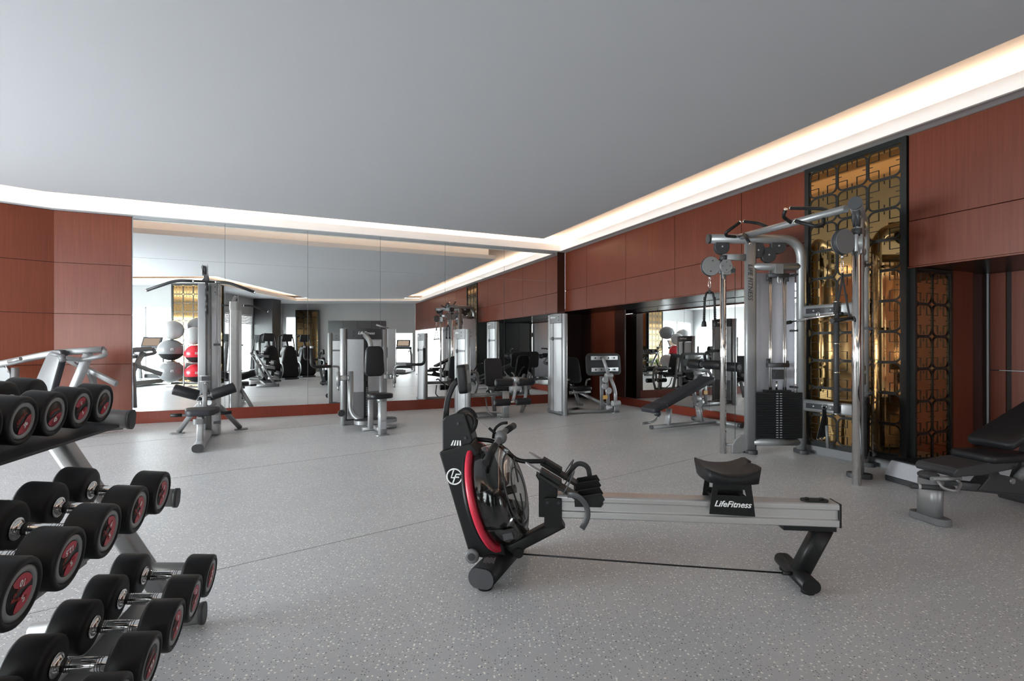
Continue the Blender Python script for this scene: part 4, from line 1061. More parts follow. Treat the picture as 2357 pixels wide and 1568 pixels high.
# -------- leg extension
def leg_ext():
    t = thing('leg_extension_machine', 'silver leg extension machine with four black foam rollers in front of the back mirror', 'leg machine', (-0.712, 8.182, 0), ANG)
    stack_tower(R90, t, 0.58, 1.48)
    m = M(); m.bar([(0.02, 0.10, 0.045), (0.60, 0.16, 0.045)], 0.05, 0.055, 0.014); m.bar([(0.02, 0.32, 0.045), (0.42, 0.38, 0.045), (0.66, 0.02, 0.045)], 0.05, 0.055, 0.014, fl=0.08); m.build('base_frame', SIL, t)
    m = M(); m.prism([(0.66 + a, 0.0 + b) for a, b in rrect(0.18, 0.10, 0.03)], (0, 0, 0), X3, Y3, (0, 0, 0.012)); m.build('floor_plate', SIL, t)
    m = M(); m.bar([(0.66, 0.0, 0.01), (0.69, 0.06, 0.44)], 0.055, 0.11, 0.014, up=X3); m.build('front_post', SIL, t)
    m = M(); m.bar([(0.03, 0.16, 0.385), (0.72, 0.22, 0.39)], 0.05, 0.06, 0.016); m.build('seat_beam', SIL, t)
    padm(t, (0.74, 0.42, 0.43), (1, 0, 0), (0, 1, 0), 0.36, 0.40, 0.075, 'seat')
    padm(t, (0.68, 0.64, 0.73), (1, 0, 0), (0, 0.22, 1), 0.33, 0.50, 0.065, 'backrest', 0.06, BVD, -0.12)
    m = M(); m.bar([(0.68, 0.74, 0.90), (0.68, 0.66, 0.45), (0.68, 0.55, 0.05)], 0.05, 0.07, 0.016, fl=0.1, up=X3); m.build('back_post', SIL, t)
    roller(t, (0.52, 0.10, 0.585), (0.815, 0.10, 0.585), 0.066); roller(t, (0.93, 0.10, 0.585), (1.22, 0.10, 0.585), 0.066)
    roller(t, (0.47, 0.02, 0.262), (0.745, 0.02, 0.262), 0.060); roller(t, (0.86, 0.02, 0.262), (1.12, 0.02, 0.262), 0.060)
    m = M(); m.tube([(0.60, 0.10, 0.585), (1.1, 0.10, 0.585)], 0.016, 10); m.tube([(0.55, 0.02, 0.262), (1.05, 0.02, 0.262)], 0.016, 10); m.each('roller_axle', CH, t)
    m = M(); m.bar([(0.87, 0.10, 0.60), (0.90, 0.12, 0.50), (0.80, 0.03, 0.25)], 0.045, 0.05, 0.012, up=X3); m.cyl((0.84, 0.10, 0.62), (0.94, 0.10, 0.62), 0.05); m.build('swing_arm', SILL, t)
    m = M(); m.cyl((0.80, 0.14, 0.48), (0.98, 0.14, 0.48), 0.055, n=24, bev=0.006); m.build('pivot', SILL, t)
    for k, x in enumerate((0.50, 0.93)):
        m = M(); m.tube([(x, 0.55, 0.38), (x - 0.03, 0.42, 0.46), (x - 0.02, 0.30, 0.58)] if k else [(x - 0.02, 0.50, 0.34), (x - 0.05, 0.20, 0.40), (x - 0.1, 0.12, 0.47), (x - 0.14, 0.10, 0.44)], 0.014, 10, fl=0.05); m.build('grip_handle', BR, t)
    m = M(); m.bar([(0.84, 0.66, 0.62), (1.12, 0.50, 0.62), (1.22, 0.45, 0.60), (1.24, 0.42, 0.35), (1.14, 0.42, 0.02)], 0.05, 0.06, 0.02, fl=0.10); m.build('side_frame', SIL, t)
    m = M(); m.tube([(1.1, 0.50, 0.62), (1.2, 0.52, 0.80), (1.28, 0.60, 0.82)], 0.014, 10, fl=0.05); m.build('range_lever', BR, t)
    m = M(); m.tube([(0.36, 0.15, 0.33), (0.36, 0.05, 0.12), (0.44, 0.0, 0.05)], 0.013, 10, fl=0.05); m.build('entry_handle', MG, t)
    m = M(); m.ball((1.34, 0.75, 0.10), 0.05, (1, 1, 0.8)); m.bar([(1.14, 0.42, 0.04), (1.34, 0.75, 0.05)], 0.05, 0.05, 0.012); m.build('rear_foot', MG, t)
leg_ext()

# -------- seated row / rear delt machine
def row_machine():
    t = thing('seated_row_machine', 'silver seated row machine with tall black chest pad and side handles before the mirror', 'row machine', (-2.5615, 7.688, 0), 35)
    W = 0.64
    stack_tower(Matrix(), t, W, 1.47)
    m = M(); m.bar([(0.30, -0.08, 1.385), (0.25, -0.50, 1.26), (0.235, -0.62, 1.02)], 0.06, 0.075, 0.022, fl=0.16); m.build('chest_pad_beam', SIL, t)
    m = M(); ol = []
    for a, b in rrect(0.30, 0.43, 0.07, 6): ol.append((a * (1.0 - 0.22 * max(0, b) / 0.2 - 0.06 * max(0, -b) / 0.2), b))
    m.pad((0.235, -0.66, 0.985), X3, (0, 0, 1), (0, -1, 0), ol, 0.07, 0.014, 0.006); m.build('chest_pad', BV, t)
    # pivoting arms
    for s, nm in ((-1, 0), (1, 1)):
        cx = 0.255
        def P(x, y, z): return (cx + s * x, y, z)
        m = M(); m.bar([P(0.235, -0.30, 0.83), P(0.235, -0.30, 0.20), P(0.10, -0.52, 0.085)], 0.065, 0.075, 0.028, fl=0.16, up=X3); m.build('side_upright', SIL, t)
        m = M(); m.bar([P(0.235, -0.30, 0.735), P(0.40, -0.32, 0.735)], 0.05, 0.075, 0.014); m.build('hinge_arm', SIL, t)
        m = M(); m.cyl(P(0.425, -0.33, 0.63), P(0.425, -0.33, 0.82), 0.028, n=18); m.cyl(P(0.425, -0.33, 0.56), P(0.425, -0.33, 0.63), 0.016); m.build('hinge', SIL, t)
        m = M(); m.tube([P(0.425, -0.33, 0.81), P(0.425, -0.38, 0.905), P(0.52, -0.45, 0.915), P(0.84, -0.52, 0.915), P(0.84, -0.52, 1.20)], 0.016, 12, fl=0.06); h_ = m.build('handle_arm', SIL, t)
        m = M(); m.tube([P(0.56, -0.459, 0.915), P(0.84, -0.52, 0.915), P(0.84, -0.52, 1.17)], 0.022, 14, fl=0.07); m.build('handle_grip', BR, h_)
        m = M(); m.cyl(P(0.84, -0.52, 1.17), P(0.84, -0.52, 1.20), 0.023); m.build('grip_end', SILL, h_)
        m = M(); m.cyl(P(0.30, -0.04, 0.19), P(0.30, -0.068, 0.19), 0.05, n=24); m.build('pulley', DG, t)
    # foot platform and seat post
    m = M(); m.prism([(0.29 + a, -0.60 + b) for a, b in rrect(0.62, 0.26, 0.12, 8)], (0, 0, 0.09), X3, Y3, (0, 0, 0.05)); pl = m.build('foot_platform', SIL, t)
    m = M(); m.prism([(0.29 + a, -0.60 + b) for a, b in rrect(0.60, 0.24, 0.11, 8)], (0, 0, 0.14), X3, Y3, (0, 0, 0.006)); m.build('grip_mat', DG, pl)
    m = M(); m.bar([(0.05, -0.72, 0.03), (0.55, -0.72, 0.03)], 0.05, 0.05, 0.012); m.bar([(0.28, -0.1, 0.05), (0.20, -1.15, 0.05)], 0.07, 0.06, 0.014); m.each('base_rail', SIL, t)
    m = M(); m.bar([(0.17, -1.18, 0.01), (0.17, -1.18, 0.46)], 0.085, 0.10, 0.016, up=X3); sp = m.build('seat_post', SILL, t)
    m = M(); m.box((0.17, -1.232, 0.14), (0.07, 0.002, 0.10)); m.build('label_plate', LG, sp)
    m = M(); m.bar([(0.10, -0.92, 0.06), (0.10, -0.92, 0.46)], 0.05, 0.07, 0.014, up=X3); m.build('rear_seat_post', SILL, t)
    m = M(); m.prism([(0.17 + a, -1.18 + b) for a, b in rrect(0.19, 0.12, 0.05, 6)], (0, 0, 0), X3, Y3, (0, 0, 0.014)); m.build('floor_plate', SIL, t)
    m = M(); m.cyl((0.15, -1.17, 0.44), (0.15, -1.17, 0.50), 0.04, 0.055); m.build('seat_bracket', SIL, t)
    m = M(); ol = [(a * (1 - 0.25 * max(0, b) / 0.17), b) for a, b in rrect(0.33, 0.30, 0.10, 6)]
    m.pad((0.16, -1.10, 0.495), X3, Y3, V((0, -0.06, 1)), ol, 0.065, 0.016, 0.004); m.build('seat', BV, t)
    m = M(); m.box((0.46, 0.0, 1.24), (0.16, 0.165, 0.09)); m.build('instruction_placard', LG, t)
row_machine()

# -------- lat pulldown. local x points away from the user towards the mirror
def lat():
    t = thing('lat_pulldown_machine', 'silver lat pulldown machine near the left end of the long mirror', 'pulldown machine', (-3.529, 5.688, 0), 116.5)
    m = M(); m.bar([(0.0, 0, 0.052), (1.42, 0, 0.052)], 0.115, 0.09, 0.04); b_ = m.build('base_beam', SILL, t)
    m = M(); m.bar([(-0.012, 0, 0.052), (0.0, 0, 0.052)], 0.118, 0.092, 0.04); m.build('end_cap', DG, b_)
    m = M(); m.bar([(0.22, 0, 0.09), (0.30, 0, 0.42)], 0.05, 0.07, 0.016, up=Y3); m.build('seat_post', SILL, t)
    m = M(); m.bar([(0.16, 0, 0.352), (0.80, 0, 0.352)], 0.06, 0.05, 0.016); m.build('seat_rail', SIL, t)
    m = M(); m.prism([(0.20 + a, b) for a, b in rrect(0.10, 0.13, 0.04)], (0, 0, 0.30), X3, Y3, (0, 0, 0.06)); m.build('adjuster', MG, t)
    m = M(); ol = [(a, b * (1 + 0.16 * a / 0.2)) for a, b in rrect(0.40, 0.33, 0.07, 6)]
    m.pad((0.40, 0, 0.385), X3, Y3, V((0, 0, 1)), ol, 0.07, 0.014, 0.006); m.build('seat', BVD, t)
    for s in (-1, 1):
        m = M(); m.tube([(0.45, 0.10 * s, 0.375), (0.45, 0.30 * s, 0.385)], 0.014, 12); h_ = m.build('side_handle', SIL, t)
        m = M(); m.tube([(0.45, 0.20 * s, 0.381), (0.45, 0.315 * s, 0.386)], 0.021, 14); m.build('handle_grip', BR, h_)
        roller(t, (0.85, 0.075 * s, 0.575), (0.85, 0.335 * s, 0.665), 0.068, 'thigh_roller')
        m = M(); m.tube([(1.05, 0.03 * s, 0.46), (1.30, 0.12 * s, 0.40), (1.60, 0.37 * s, 0.03)], 0.034, 14, fl=0.2); f_ = m.build('rear_leg', SIL, t)
        m = M(); m.prism([(1.60 + a, 0.385 * s + b) for a, b in rrect(0.12, 0.17, 0.03)], (0, 0, 0), X3, Y3, (0, 0, 0.012)); m.build('floor_plate', MG, f_)
    m = M(); m.tube([(0.85, -0.2, 0.60), (0.85, 0, 0.56), (0.85, 0.2, 0.60)], 0.014, 10); m.build('roller_axle', CH, t)
    m = M(); m.bar([(0.80, 0, 0.35), (0.85, 0, 0.72)], 0.04, 0.055, 0.014, up=Y3); m.build('roller_post', SIL, t)
    # mast: two round posts in front of a shrouded stack column
    m = M(); m.bar([(1.10, 0.055, 0.05), (1.10, 0.055, 2.02)], 0.035, 0.09, 0.01, up=Y3); m.build('mast_plate', SILL, t)
    m = M(); m.cyl((1.16, -0.012, 0.05), (1.16, -0.012, 2.00), 0.036, n=20); m.build('mast_post', SIL, t)
    m = M(); m.prism([(1.36 + a, -0.06 + b) for a, b in rrect(0.40, 0.16, 0.05, 5)], (0, 0, 0.02), X3, Y3, (0, 0, 1.86)); sh = m.build('stack_shroud', SILL, t)
    m = M(); m.prism([(1.36 + a, -0.06 + b) for a, b in rrect(0.41, 0.17, 0.05, 5)], (0, 0, 1.88), X3, Y3, (0, 0, 0.16)); hp = m.build('head_plate', SIL, t)
    m = M()
    for z in (1.92, 1.99): m.cyl((1.145, -0.09, z), (1.155, -0.09, z), 0.007, n=10)
    for z in (0.95, 1.15, 1.35, 1.55, 1.75): m.cyl((1.085, 0.065, z), (1.095, 0.065, z), 0.006, n=8)
    m.each('bolt', DG, hp)
    m = M(); m.box((1.152, -0.08, 1.45), (0.006, 0.05, 0.30)); m.build('instruction_placard', LG, sh)
    m = M()
    for z in (0.18, 1.22): m.box((1.15, -0.115, z), (0.05, 0.08, 0.03))
    m.each('shroud_latch', DG, sh)
    # top arm with pulleys and the cable
    m = M(); m.bar([(1.30, 0.0, 2.02), (0.98, 0.01, 2.16), (0.82, 0.01, 2.20)], 0.06, 0.05, 0.014); ta = m.build('top_arm', SIL, t)
    for (x, z) in ((0.86, 2.17), (1.06, 1.98), (1.06, 1.83), (1.06, 1.68)):
        m = M(); m.cyl((x, -0.015, z), (x, 0.015, z), 0.055, n=22); m.build('pulley', DG, ta)
    m = M()
    for y in (-0.028, 0.024): m.prism([(0.80, 2.10), (0.92, 2.10), (0.92, 2.235), (0.80, 2.235)], (0, y, 0), X3, (0, 0, 1), (0, 0.004, 0))
    m.each('pulley_bracket', SILL, ta)
    m = M(); m.tube([(0.815, 0, 2.17), (0.815, 0, 2.06)], 0.004, 8); m.tube([(1.0, 0.0, 1.65), (1.0, 0.0, 0.78)], 0.004, 8); m.each('cable', DG, t)
    m = M(); m.box((0.99, 0.01, 0.78), (0.05, 0.075, 0.07)); m.build('low_pulley_block', DG, t)
    m = M()
    for z in (0.815, 0.745): m.tube([(0.965, -0.05, z), (0.965, 0.07, z)], 0.006, 8)
    m.each('bolt', LG, t)
    m = M(); m.tube([V((0.98, 0.0, 0.69)) + V((0, 0.016 * math.sin(a), 0.04 * math.cos(a))) for a in [2 * PI * i / 20 for i in range(20)]], 0.004, 8, closed=True); m.build('carabiner', CH, t)
    b = thing('lat_bar', 'long bent black pulldown bar hanging from the top pulley of the lat machine', 'bar', V((-3.529, 5.688, 0)) + Rz(116.5) @ V((0.815, 0, 1.99)), 116.5)
    m = M(); m.tube([(0, 0.61, -0.115), (0, 0.31, 0.025), (0, 0.0, 0.03), (0, -0.26, 0.03), (0, -0.57, -0.08)], 0.014, 14, fl=0.10); br_ = m.build('bar', BP, b)
    m = M(); m.tube([(0, 0.60, -0.110), (0, 0.31, 0.025), (0, 0.13, 0.027)], 0.019, 14, fl=0.10); m.tube([(0, -0.13, 0.03), (0, -0.26, 0.03), (0, -0.56, -0.077)], 0.019, 14, fl=0.10); m.each('rubber_sleeve', DG, b)
    m = M(); m.cyl((0, 0.613, -0.117), (0, 0.600, -0.111), 0.020); m.cyl((0, -0.575, -0.082), (0, -0.56, -0.077), 0.020); m.cyl((0, 0.115, 0.027), (0, 0.13, 0.027), 0.021); m.cyl((0, -0.13, 0.03), (0, -0.115, 0.03), 0.021); m.each('end_cap', CH, b)
    m = M(); m.prism([(-0.045, 0.02), (0.045, 0.02), (0.012, 0.07), (-0.012, 0.07)], (-0.012, 0, 0), Y3, (0, 0, 1), (0.024, 0, 0)); m.build('swivel', DG, b)
    h = thing('close_grip_handle', 'small black V handle hanging on the low cable between the thigh rollers', 'handle', V((-3.529, 5.688, 0)) + Rz(116.5) @ V((0.985, 0, 0.65)), 116.5)
    for s in (-1, 1):
        m = M(); m.tube([(0, 0, 0), (0, 0.06 * s, -0.10), (0, 0.085 * s, -0.13)], 0.010, 10, fl=0.02); m.build('arm', DG, h)
        m = M(); m.tube([(0, 0.025 * s, -0.135), (0, 0.10 * s, -0.135)], 0.018, 12); m.build('grip', BR, h)
lat()

# -------- decline bench
def decline():
    t = thing('decline_bench', 'black decline bench on a silver frame beside the right wall mirror', 'bench', (1.978, 7.175, 0), 27)
    m = M(); m.bar([(0.0, 0, 0.05), (1.28, 0, 0.05)], 0.075, 0.06, 0.028); b_ = m.build('base_beam', SIL, t)
    m = M(); m.bar([(-0.012, 0, 0.05), (0.0, 0, 0.05)], 0.077, 0.062, 0.03); m.build('end_cap', DG, b_)
    m = M(); m.bar([(1.28, -0.42, 0.045), (1.28, 0.40, 0.045)], 0.075, 0.065, 0.03); c_ = m.build('rear_foot', SIL, t)
    m = M(); m.bar([(1.28, -0.47, 0.045), (1.28, -0.42, 0.045)], 0.082, 0.072, 0.03); m.bar([(1.28, 0.40, 0.045), (1.28, 0.45, 0.045)], 0.082, 0.072, 0.03); m.each('rubber_foot', DG, c_)
    m = M(); m.bar([(0.30, 0, 0.07), (0.33, 0, 0.30)], 0.05, 0.09, 0.014, up=Y3); m.build('front_post', SILL, t)
    m = M(); m.bar([(0.96, 0, 0.07), (0.90, 0, 0.33)], 0.05, 0.09, 0.014, up=Y3); m.cyl((0.90, -0.05, 0.34), (0.90, 0.05, 0.34), 0.045); m.build('rear_post', SILL, t)
    m = M(); m.bar([(1.02, 0, 0.22), (0.80, 0, 0.50)], 0.025, 0.03, 0.008, up=Y3); m.build('adjustment_strut', SILL, t)
    m = M(); m.bar([(0.02, 0, 0.245), (1.22, 0, 0.735)], 0.05, 0.05, 0.012); m.build('bench_frame', SIL, t)
    a = math.atan2(0.36, 1.0); dx = V((math.cos(a), 0, math.sin(a)))
    nz = V((-math.sin(a), 0, math.cos(a)))
    m = M(); m.pad(V((0.06, 0, 0.30)), V((math.cos(0.28), 0, math.sin(0.28))), Y3, V((-math.sin(0.28), 0, math.cos(0.28))), rrect(0.28, 0.29, 0.035), 0.065, 0.012, 0.004); m.build('seat', BVD, t)
    m = M(); m.pad(V((0.18, 0, 0.335)) + dx * 0.50, dx, Y3, nz, rrect(1.03, 0.28, 0.03), 0.07, 0.012, 0.004); m.build('backrest', BVD, t)
    m = M(); m.bar([(1.21, 0, 0.73), (1.02, 0, 0.93)], 0.035, 0.045, 0.012, up=Y3); m.build('roller_post', SIL, t)
    roller(t, (1.0, 0.02, 0.925), (1.0, 0.25, 0.925), 0.068, 'leg_roller'); roller(t, (1.0, -0.36, 0.925), (1.0, -0.06, 0.925), 0.068, 'leg_roller'); roller(t, (1.12, -0.55, 0.90), (1.12, -0.25, 0.90), 0.068, 'leg_roller')
    m = M(); m.tube([(1.0, -0.2, 0.925), (1.0, 0.15, 0.925)], 0.018, 10); m.build('roller_axle', CH, t)
    m = M(); m.tube([(1.04, -0.03, 0.94), (0.99, -0.04, 1.09), (1.06, -0.10, 1.13), (1.14, -0.24, 1.13)], 0.020, 12, fl=0.05); m.build('hook_handle', BR, t)
    m = M(); m.tube([(0.16, 0, 0.22), (0.02, -0.03, 0.14), (-0.10, -0.06, 0.125), (-0.14, -0.08, 0.135), (-0.27, -0.10, 0.135)], 0.013, 12, fl=0.04); k_ = m.build('transport_handle', SIL, t)
    m = M(); m.tube([(-0.15, -0.082, 0.135), (-0.28, -0.10, 0.135)], 0.018, 12); m.build('grip', MG, k_)
    m = M(); m.ball((0.10, 0, 0.245), 0.055, (1, 1, 0.8)); m.build('adjuster_knob', DG, t)
decline()

# -------- adjustable bench on the right
def bench():
    t = thing('adjustable_bench', 'dark adjustable bench with a thick silver front post at the right edge', 'bench', (2.863, 3.472, 0), 12)
    m = M(); m.prism([(a, b) for a, b in rrect(0.11, 0.26, 0.054, 8)], (0, 0, 0), X3, Y3, (0, 0, 0.048)); m.build('rubber_foot', MG, t, bev=0.008)
    m = M(); m.bar([(0.0, 0, 0.045), (0.008, 0, 0.29)], 0.15, 0.095, 0.042, up=X3); m.build('front_post', SIL, t)
    m = M(); m.ball((0.0, 0.01, 0.315), 0.055, (1.0, 1.2, 0.55)); m.build('post_cap', DG, t)
    m = M(); m.tube([(-0.06, -0.10, 0.31), (-0.06, -0.13, 0.265), (0.02, -0.16, 0.245), (0.11, -0.12, 0.285), (0.10, -0.08, 0.31)], 0.010, 10, fl=0.04); m.tube([(-0.07, -0.07, 0.31), (0.14, -0.09, 0.31)], 0.016, 12); m.each('leg_hook', SIL, t)
    m = M(); m.tube([(-0.16, 0.0, 0.252), (0.05, -0.12, 0.250)], 0.018, 14); g_ = m.build('cross_handle', DG, t)
    m = M(); m.cyl((0.052, -0.121, 0.25), (0.066, -0.129, 0.25), 0.022); m.cyl((-0.125, -0.02, 0.252), (-0.112, -0.028, 0.252), 0.020); m.each('metal_band', SILL, g_)
    m = M(); m.bar([(0.04, 0, 0.262), (0.50, 0, 0.20), (1.05, 0, 0.10)], 0.07, 0.062, 0.014, fl=0.1); m.build('main_beam', DG, t)
    m = M(); m.bar([(1.05, -0.28, 0.045), (1.05, 0.28, 0.045)], 0.08, 0.06, 0.028); m.build('rear_foot', DG, t)
    m = M(); m.prism([(0.36, 0.20), (0.46, 0.29), (0.44, 0.38), (0.50, 0.38), (0.56, 0.30), (0.70, 0.27), (0.82, 0.22), (0.82, 0.14)], (0, -0.045, 0), X3, (0, 0, 1), (0, 0.09, 0)); m.build('pivot_bracket', DG, t, bev=0.006)
    m = M(); m.cyl((0.66, -0.055, 0.25), (0.66, 0.055, 0.25), 0.020, n=16); m.build('pivot_bolt', SIL, t)
    # under-seat housing
    m = M(); m.prism([(0.06, 0.325), (0.05, 0.36), (0.08, 0.385), (0.34, 0.41), (0.62, 0.40), (0.58, 0.355), (0.30, 0.325)], (0, -0.12, 0), X3, (0, 0, 1), (0, 0.27, 0)); m.build('seat_housing', DG, t, bev=0.012)
    m = M(); m.pad((0.55, 0.01, 0.398), X3, Y3, V((-0.05, 0, 1)).normalized(), rrect(0.40, 0.285, 0.045), 0.06, 0.018, 0.006); m.build('seat', BV, t)
    a = 0.42; dx = V((math.cos(a), 0, math.sin(a))); nz = V((-math.sin(a), 0, math.cos(a)))
    m = M(); m.pad(V((0.53, 0.01, 0.475)) + dx * 0.40, dx, Y3, nz, rrect(0.80, 0.29, 0.04), 0.065, 0.020, 0.006); m.build('backrest', BV, t)
    m = M(); m.bar([(0.75, 0, 0.22), (0.92, 0, 0.60)], 0.05, 0.06, 0.014, up=Y3); m.build('back_support', DG, t)
    m = M(); m.tube([(0.55, -0.15, 0.30), (0.60, -0.17, 0.37)], 0.026, 14); m.build('adjuster_body', MG, t)
    m = M(); m.tube([(0.60, -0.16, 0.345), (0.78, -0.18, 0.335)], 0.014, 12); m.ball((0.78, -0.18, 0.335), 0.022); m.build('pull_knob', BR, t)
bench()

# -------- aerobic step
t = thing('step_platform', 'grey aerobic step with a ribbed black top beside the adjustable bench', 'step', (3.33, 4.55, 0), 10)
L_, W_ = 1.0, 0.40
m = M()
vs = [(0, 0, 0.05), (L_, 0, 0.05), (L_, -W_, 0.05), (0, -W_, 0.05), (0.05, -0.03, 0.185), (L_ - 0.05, -0.03, 0.185), (L_ - 0.05, -W_ + 0.03, 0.185), (0.05, -W_ + 0.03, 0.185)]
m.add([V(v) for v in vs], [(0, 1, 2, 3), (7, 6, 5, 4), (0, 4, 5, 1), (1, 5, 6, 2), (2, 6, 7, 3), (3, 7, 4, 0)]); m.build('step_body', LG, t, bev=0.012)
m = M(); m.box((L_ / 2, -W_ / 2, 0.025), (L_ - 0.02, W_ - 0.02, 0.05)); m.build('base_riser', DG, t, bev=0.008)
m = M(); m.box((L_ / 2, -W_ / 2, 0.1895), (L_ - 0.11, W_ - 0.07, 0.010))
for k in range(24): m.box((L_ / 2, -0.05 - 0.0135 * k, 0.1955), (L_ - 0.13, 0.006, 0.003))
m.build('ribbed_top', BR, t)
m = M(); m.box((0.62, -0.28, 0.1982), (0.14, 0.08, 0.002), Matrix.Rotation(0, 3, 'Z')); m.build('label_plate', MG, t)

# -------- plate-style press behind the dumbbells
def press():
    O = V((-5.75, 6.55, 0))
    t = thing('incline_press_machine', 'silver incline press machine with a grey backrest behind the dumbbell rack', 'press machine', O, 0)
    def p(u, v, y=0.0):
        Y = 6.55 + y; return V(((u - 1178.5) / 1166 * Y - O.x, y, 1.2 - (v - 797) * Y / 1166))
    m = M(); m.bar([p(-70, 848, 0.1), p(5, 838), p(60, 826), p(130, 812), p(238, 805, .1)], 0.09, 0.085, 0.03, fl=0.25); m.build('press_yoke', SIL, t)
    m = M(); m.tube([p(240, 806, .1), p(243, 818, .05), p(225, 822, 0), p(185, 829, -.05), p(148, 824, -.25)], 0.030, 12, fl=0.06); m.build('handle_arm', SIL, t)
    m = M(); m.tube([p(118, 814, -.3), p(150, 822, -.25)], 0.024, 12); m.cyl(p(140, 818, -.26), p(146, 832, -.26), 0.035); m.build('hand_grip', MG, t)
    m = M(); m.tube([p(178, 833, .1), p(184, 829, -.05)], 0.032, 12); m.cyl(p(175, 827, .1), p(183, 836, .1), 0.035); m.build('arm_pivot', SIL, t)
    m = M(); m.bar([p(204, 815), p(172, 890), p(142, 990)], 0.085, 0.11, 0.03, up=Y3); m.build('main_upright', SILL, t)
    m = M(); m.bar([p(150, 825, .25), p(200, 850, .2), p(268, 884, .15)], 0.05, 0.075, 0.02); m.build('storage_arm', SIL, t)
    m = M(); m.bar([p(206, 853, .2), p(215, 875, .3), p(218, 975, .3)], 0.05, 0.09, 0.02, fl=0.1, up=Y3); m.build('rear_post', SIL, t)
    m = M(); dx = V((1, -0.15, 0)).normalized(); up_ = (p(132, 808) - p(95, 912)); up_.normalize()
    n_ = dx.cross(up_).normalized(); ol = [(a * (1 - 0.35 * max(0, b) / 0.3), b) for a, b in rrect(0.30, 0.62, 0.08, 6)]
    m.pad(p(113, 858, -.1), dx, up_, n_ if n_.y > 0 else -n_, ol, 0.07, 0.014); bk = m.build('backrest', BVD, t)
    m = M(); m.pad(p(113, 858, -.1) - (n_ if n_.y > 0 else -n_) * 0.02, dx, up_, n_ if n_.y > 0 else -n_, [(a * 0.96, b * 0.97) for a, b in ol], 0.02, 0.004); m.build('back_shell', MG, bk, 'grey back panel')
    m = M(); m.pad(p(100, 935, .15), X3, Y3, V((0, 0, 1)), rrect(0.36, 0.40, 0.08), 0.07, 0.014); m.build('seat', BVD, t)
    m = M(); m.bar([p(140, 1008, -.12), p(150, 965, -.08)], 0.10, 0.07, 0.014, up=X3); m.build('front_leg', SILL, t)
    m = M(); q = p(138, 1014, -.12); m.prism([(q.x + a, q.y + b) for a, b in rrect(0.20, 0.10, 0.03)], (0, 0, 0), X3, Y3, (0, 0, 0.015)); m.build('floor_plate', MG, t)
    m = M(); q = p(222, 980, .75); m.prism([(q.x + a, q.y + b) for a, b in rrect(0.20, 0.12, 0.03)], (0, 0, 0), X3, Y3, (0, 0, 0.015)); m.build('floor_plate', MG, t)
    m = M(); m.bar([(-0.2, -0.1, 0.06), (0.25, 0.6, 0.06)], 0.07, 0.07, 0.02); m.bar([(-0.75, 0.05, 0.06), (-0.1, 0.02, 0.06)], 0.07, 0.07, 0.02); m.each('base_beam', SIL, t)
    m = M(); m.bar([(-0.75, 0.05, 0.06), (-0.72, 0.05, 0.92)], 0.06, 0.08, 0.02, up=Y3); m.build('left_post', SIL, t)
    m = M(); c = p(5, 866, .05); m.cyl(c - V((0, 0.03, 0)), c + V((0, 0.03, 0)), 0.13, n=28); m.build('cam_disc', MG, t)
    m = M(); m.tube([p(12, 838), p(20, 858)], 0.010, 8); m.build('stop_pin', CH, t)
    m = M(); m.tube([p(20, 833, -.15), p(45, 827, -.2)], 0.022, 10); m.cyl(p(44, 827, -.2), p(48, 826, -.2), 0.024); m.build('left_grip', SIL, t)
press()

# ================================================================== dumbbell rack and dumbbells
RK = V((-1.38, 1.587, 0)); RKA = 15.66      # local x points to the front of the rack, y runs along it (away from the camera)
def rkw(x, y, z=0.0): return RK + Rz(RKA) @ V((x, y, z))
def lp(p, lam): return (p + 0.90, lam - 1.90)       # rack measures -> local
rack = thing('dumbbell_rack', 'silver three-tier dumbbell rack with slanted uprights at the left edge', 'rack', RK, RKA)
for lam in (2.46, 0.62):
    x0, y0 = lp(-0.79, lam); x1, _ = lp(-1.31, lam)
    m = M(); m.bar([(x0, y0, 0.06), (x1, y0, 1.0)], 0.06, 0.095, 0.02, up=Y3); m.build('slanted_upright', SIL, rack)
    m = M(); m.bar([(lp(-1.30, lam)[0], y0, 0.05), (lp(-0.70, lam)[0], y0, 0.05)], 0.065, 0.085, 0.03); f_ = m.build('floor_foot', SIL, rack)
    m = M(); m.bar([(lp(-0.70, lam)[0], y0, 0.05), (lp(-0.685, lam)[0], y0, 0.05)], 0.072, 0.092, 0.034); m.build('end_cap', DG, f_)
    for (pc, z, back) in ((-0.965, 0.915, 0.34), (-0.80, 0.575, 0.34), (-0.68, 0.245, 0.30)):
        xc = lp(pc, lam)[0]
        m = M(); m.bar([(xc - back, y0, z + 0.02), (xc, y0, z - 0.02)], 0.05, 0.075, 0.025); a_ = m.build('tray_arm', SIL, rack)
        m = M(); m.bar([(xc, y0, z - 0.02), (xc + 0.014, y0, z - 0.021)], 0.056, 0.082, 0.028); m.build('end_cap', DG, a_)
TIL = rad(7.0)
tiers = [(-1.00, 0.975), (-0.705, 0.68), (-0.565, 0.35)]          # front face, height of the head centre
for pf, zc in tiers:
    # flat steel tray with saddles under each row; it leans towards the front
    xc = lp(pf - 0.155, 0)[0]; ya, yb = lp(0, 0.60)[1], lp(0, 2.47)[1]
    m = M(Tr(xc, 0, zc - 0.078) @ Matrix.Rotation(TIL, 4, 'Y'))
    if zc < 0.9:
        yb = lp(0, 2.16)[1]
        for dx in (-0.055, 0.055): m.box((dx, (ya + yb) / 2, -0.001), (0.07, yb - ya, 0.008), Matrix.Rotation(rad(8 if dx < 0 else -8), 3, 'Y'))
        for y in (ya + 0.45, (ya + yb) / 2, yb - 0.45): m.box((0, y, -0.012), (0.16, 0.04, 0.010))
    else: m.box((0.0, (ya + yb) / 2, -0.006), (0.33, yb - ya, 0.010))
    m.each('tray_rail', SIL if zc < 0.9 else DG, rack)
